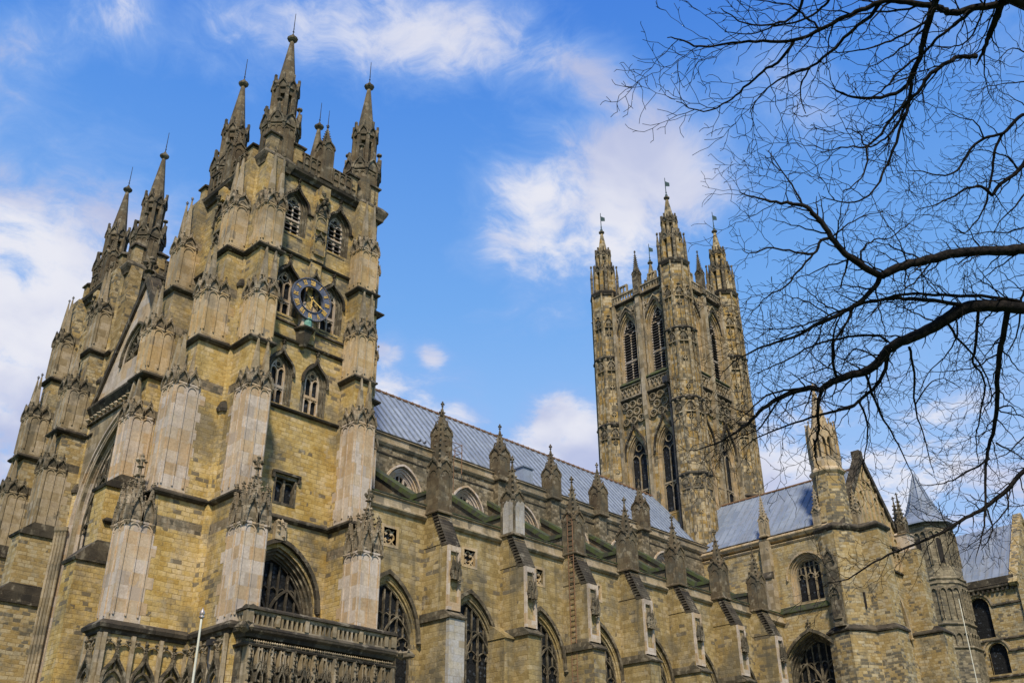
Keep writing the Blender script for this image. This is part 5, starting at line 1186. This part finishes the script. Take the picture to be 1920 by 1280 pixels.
# ------------------------------------------------------------------ bare trees at the right
def pxat(px,py,dist): return CLOC+ray(px,py)*dist
def twigs(mb,p,dirv,length,rad,depth,rng,curl=.22):
    """zig-zag branchlet with alternate spurs"""
    n=max(2,int(length/.075)); pts=[p.copy()]; d=dirv.normalized(); seg=length/n; kids=[]; z=rng.choice((-1,1))
    for i in range(n):
        z=-z; d=(d+Vector((rng.uniform(-1,1),rng.uniform(-1,1),rng.uniform(-1,1)))*curl).normalized()
        dz=Matrix.Rotation(z*.16,3,CF)@d
        pts.append(pts[-1]+dz*seg); kids.append((i+1,d.copy()))
    rr=[max(.0026,rad*(1-.7*i/n)) for i in range(n+1)]; mb.tube(pts,rr,4 if rad>.006 else 3)
    if depth<=0: return
    side=rng.choice((-1,1))
    for i,dd in kids:
        if rng.random()<(.62 if depth>1 else .45):
            side=-side; ax=(CF+Vector((rng.uniform(-.6,.6),rng.uniform(-.6,.6),rng.uniform(-.6,.6)))).normalized()
            q=Matrix.Rotation(side*rng.uniform(.6,1.15),3,ax)@dd
            L=length*rng.uniform(.2,.5)*(1.2-.6*i/n) if depth>1 else rng.uniform(.03,.10)
            twigs(mb,pts[i],q,max(.03,L),max(.0030,rr[i]*.6),depth-1,rng,curl)
def limb(mb,pl,D,r0,r1,rng,dens=1.0,tl=1.0):
    """main limb through its bends; the crown's depth drifts along it, side twigs spread in all directions"""
    def dist(x,y): return D-(1960-x)*.0022+.35*math.sin(x*.006+y*.004)+.25*math.sin(y*.009)
    P=[pxat(x,y,dist(x,y)) for x,y in pl]
    pts=[]
    for i in range(len(P)-1):
        a=P[max(i-1,0)];b=P[i];c=P[i+1];d=P[min(i+2,len(P)-1)]
        for k in range(4):
            t=k/4; pts.append(.5*((2*b)+(c-a)*t+(2*a-5*b+4*c-d)*t*t+(3*b-a-3*c+d)*t**3))
    pts.append(P[-1]); n=len(pts)
    pts=[p+Vector((rng.uniform(-1,1),rng.uniform(-1,1),rng.uniform(-1,1)))*.008 for p in pts]
    rr=[r0*(1-i/(n-1))**.8+r1 for i in range(n)]; mb.tube(pts,rr,6)
    side=1; acc=0
    for i in range(1,n):
        seg=pts[i]-pts[i-1]; acc+=seg.length*dens; d=seg.normalized()
        while acc>.115:
            acc-=.115; side=-side
            if rng.random()<.15: continue
            ax=(CF+Vector((rng.uniform(-.6,.6),rng.uniform(-.6,.6),rng.uniform(-.6,.6)))).normalized()
            q=Matrix.Rotation(side*rng.uniform(.45,1.1),3,ax)@d
            twigs(mb,pts[i]-seg*rng.random(),q,(rng.uniform(.15,.42) if rng.random()<.55 else rng.uniform(.4,.95))*tl,max(.0042,min(.010,rr[i]*.4)),2,rng,.2)
    return pts
def c2(L): return [(1240+x/2,y/2) for x,y in L]
def c3(L): return [(1240+x/2,420+y/2) for x,y in L]
limbsA=[(c3(L),r) for L,r in [
 ([(1480,95),(1360,95),(1250,100),(1130,105),(1030,125),(930,150),(850,180),(820,195),(760,160),(690,110),(640,50),(580,-30),(530,-70),(450,-80),(370,-95),(290,-120)],.062),
 ([(530,-70),(500,-130),(450,-200),(400,-280)],.008),([(450,-200),(420,-230),(410,-275)],.004),
 ([(640,50),(600,60),(570,110),(480,100),(400,90),(340,110),(300,95)],.014),
 ([(570,110),(510,180),(460,240),(400,270),(330,345)],.010),
 ([(820,195),(790,250),(720,310),(640,350),(560,390),(480,430),(380,460),(300,500),(220,560)],.026),
 ([(1480,325),(1360,315),(1250,305),(1160,310),(1100,335),(1050,370),(980,405),(900,440),(850,470),(820,510),(770,550),(700,570),(640,590),(600,620),(540,615),(450,650),(380,690),(320,750),(230,810),(120,850)],.075),
 ([(1160,310),(1050,290),(930,280),(860,280),(760,295),(690,330),(600,375),(500,410),(400,440)],.022),
 ([(1350,290),(1200,270),(1100,270),(1000,262),(900,265),(820,285),(740,300),(660,330),(560,370),(450,395),(330,390)],.018),
 ([(850,480),(835,560),(790,620),(720,680),(650,700),(580,720),(480,750),(360,800),(300,850)],.022),
 ([(850,440),(800,415),(720,420),(640,435),(560,460),(470,510),(400,540),(340,570)],.012),
 ([(620,600),(590,660),(590,770),(575,830),(580,880),(595,920)],.020),
 ([(1300,320),(1280,430),(1260,560),(1260,690),(1240,790),(1220,880),(1215,1000),(1210,1130),(1180,1250)],.030),
 ([(1190,320),(1180,440),(1170,520),(1210,580),(1200,700),(1180,800),(1190,900)],.014),
 ([(1070,370),(1120,440),(1180,500),(1230,600),(1240,680)],.012),
 ([(930,460),(950,560),(950,680),(980,780),(1020,930)],.012),
 ([(770,570),(800,660),(850,760),(900,850),(945,950)],.012),
 ([(740,660),(770,740),(770,820),(750,960)],.010),
 ([(660,580),(640,500),(650,400),(690,310)],.014),([(700,120),(690,180),(665,250)],.010),
 ([(540,615),(480,620),(400,640),(330,700),(260,760)],.010),([(450,650),(400,720),(360,770),(280,800),(200,820)],.008),
 ([(720,310),(690,380),(650,440),(640,520),(560,560),(480,600)],.010),([(820,510),(740,470),(700,490),(670,560)],.008),
 ([(1260,690),(1310,680),(1340,720)],.008),([(1255,820),(1310,850),(1400,900)],.008),([(1100,335),(1110,420),(1060,500),(1000,560),(960,640)],.007),
 ([(760,160),(750,100),(800,60),(860,50),(930,0)],.008),([(640,50),(700,0),(760,-30),(850,-50)],.006),([(950,680),(1000,600),(1060,580),(1130,620)],.005)]]
limbsB=[(c2(L),r) for L,r in [
 ([(1330,-140),(1290,-40),(1260,60),(1230,130),(1205,200),(1180,245)],.036),
 ([(1330,-20),(1245,25),(1180,25),(1090,50),(1045,30),(1000,20),(900,5),(820,10),(750,40),(680,70),(600,110),(500,150),(380,155),(270,160),(150,175),(65,150),(20,140)],.030),
 ([(820,10),(780,60),(720,110),(650,180),(560,250),(470,285),(400,330),(330,420)],.014),
 ([(500,150),(450,220),(380,270),(310,330),(250,380),(160,420),(60,380)],.012),
 ([(1060,-120),(1040,-20),(1010,50),(980,150),(970,210),(940,280),(900,340),(800,370),(700,360),(640,330)],.032),
 ([(970,210),(940,300),(930,380),(900,470),(870,560),(830,660),(780,730),(700,760),(600,740)],.014),
 ([(1180,215),(1120,215),(1060,240),(1000,290),(960,350),(900,400),(840,480),(770,550),(700,550),(600,570)],.018),
 ([(1180,25),(1120,80),(1040,140),(980,200),(900,260),(840,330),(760,370),(660,345)],.012),
 ([(1000,20),(1000,80),(900,130),(820,170),(740,190),(640,200)],.010),
 ([(930,380),(880,470),(840,520),(770,550),(740,500),(690,480)],.008),
 ([(560,-120),(540,-30),(500,60),(420,90),(320,90),(220,30)],.012),([(680,-120),(640,-20),(600,30),(520,80),(420,100),(330,130),(240,120)],.010),
 ([(600,110),(540,60),(480,20),(400,10),(300,-10)],.006),([(770,550),(770,620),(740,680),(680,720)],.006),([(560,250),(520,330),(540,430)],.005),
 ([(1230,-100),(1200,60),(1150,150),(1080,180),(1000,170)],.006)]]
limbsC=[(c2(L),r) for L,r in [
 ([(1480,400),(1400,420),(1340,440),(1280,500),(1210,520),(1150,570),(1110,640),(1050,660),(980,640),(920,640)],.022),
 ([(1480,500),(1400,560),(1340,640),(1270,690),(1240,730),(1200,700),(1140,710),(1090,740),(1020,770),(950,790)],.026),
 ([(1280,500),(1250,570),(1240,650),(1225,730),(1200,800),(1140,870),(1090,850)],.014),
 ([(1340,640),(1300,590),(1240,570),(1180,560)],.010),([(1480,660),(1400,680),(1340,760),(1280,820),(1240,880)],.012),
 ([(1480,290),(1400,300),(1330,310),(1250,320),(1150,345)],.008),([(1480,180),(1400,210),(1320,180),(1250,240)],.008),
 ([(1480,860),(1400,840),(1300,870),(1230,870),(1150,880),(1080,860)],.008),([(1210,520),(1180,460),(1120,440),(1060,420)],.006),
 ([(1480,960),(1420,1000),(1380,1060),(1350,1120),(1345,1200),(1320,1280),(1290,1340)],.018),
 ([(1480,1700),(1420,1740),(1360,1765),(1290,1840),(1220,1900),(1160,1930),(1080,1980),(1000,2020),(900,2060),(800,2105),(700,2170),(620,2185)],.030),
 ([(1230,1720),(1130,1780),(1060,1810),(970,1820)],.010),([(1480,1560),(1400,1600),(1310,1690),(1250,1720)],.010),
 ([(1290,1840),(1300,1900),(1250,1960),(1200,2010),(1130,2060)],.008),([(1220,1900),(1240,1990),(1200,2060)],.008),([(1080,1980),(1050,1930),(1040,1880)],.004),([(1480,1900),(1400,1880),(1330,1900),(1250,1880)],.006)]]
def tree(name,label,limbs,D,trunk,seed,dens=1.0,mat='bark'):
    rng=random.Random(seed); T=thing(name,label,'tree',(trunk[0],trunk[1],0)); roots=[]
    for k,(L,r) in enumerate(limbs):
        m=MB(WORLD); pts=limb(m,L,D,r,.0035,rng,dens,1.0 if r>.007 else .6)
        if L[0][0]>1935 or L[0][1]<-15: roots.append((pts[0],r,L[0][1]<-15))
        part1('branch',m,mat,T,smooth=True)
    tz=max(e[0].z for e in roots)+2.2; tp=Vector((trunk[0],trunk[1],0)); m=MB(WORLD)
    def tpt(z): return tp+Vector((.22*math.sin(z*.55+seed),.2*math.cos(z*.5),z))
    def trad(z): return .05+.27*max(0,1-z/tz)**.8
    pts=[tpt(tz*i/16) for i in range(17)]; m.tube(pts,[trad(tz*i/16)+(.12 if i==0 else 0)-(.03 if i==16 else 0) for i in range(17)],12)
    for i in range(9): twigs(m,pts[-1-i//3],Vector((rng.uniform(-1,1),rng.uniform(-1,1),rng.uniform(.2,1))),rng.uniform(.6,1.4),.016,2,rng)
    boughs=[]
    for e,r,up in sorted(roots,key=lambda q:-q[1]):
        best=None
        if r<.028:
            for B in boughs:
                for k in (2,3,4,5):
                    d_=(B[k]-e).length
                    if (best is None or d_<best[0]) and B[k].z<e.z+.6: best=(d_,B[k])
        if best and best[0]<4: a_=best[1]
        else: a_=tpt(max(1.9,min(tz-.8,e.z-(e.xy-tp.xy).length*.45)))
        L=(e-a_).length; c1=a_+Vector(((e.x-a_.x)*.25,(e.y-a_.y)*.25,(e.z-a_.z)*.25+L*.18)); c2_=a_+(e-a_)*.7+Vector((rng.uniform(-.1,.1),rng.uniform(-.1,.1),L*.07))*1.0
        P=[]
        for i in range(9):
            t=i/8; p=a_*(1-t)**3+c1*3*t*(1-t)**2+c2_*3*t*t*(1-t)+e*t**3
            P.append(p+(Vector((rng.uniform(-1,1),rng.uniform(-1,1),rng.uniform(-1,1)))*.035 if 0<i<8 else Vector((0,0,0))))
        m.tube(P,[(r+.0035)*(1.45-.45*i/8) for i in range(9)],8); boughs.append(P)
        if e.x*0==0 and not up:
            for i in range(2,7): twigs(m,P[i],Vector((rng.uniform(-1,1),rng.uniform(-1,1),rng.uniform(-.2,1))),rng.uniform(.2,.6),.008,1,rng)
    part1('trunk',m,mat,T,smooth=True)
    return T
tree('bare_tree','leafless tree whose long branches cross in front of the far tower',limbsA,12.4,(14.8,.6),11,1.3)
tree('bare_tree','leafless tree whose thin twigs hang down from the top right corner',limbsB,9.8,(11.4,-.9),23)
tree('bare_tree','leafless tree at the right edge with branches crossing the far roofs',limbsC,13.6,(17.5,1.2),37,1.35)
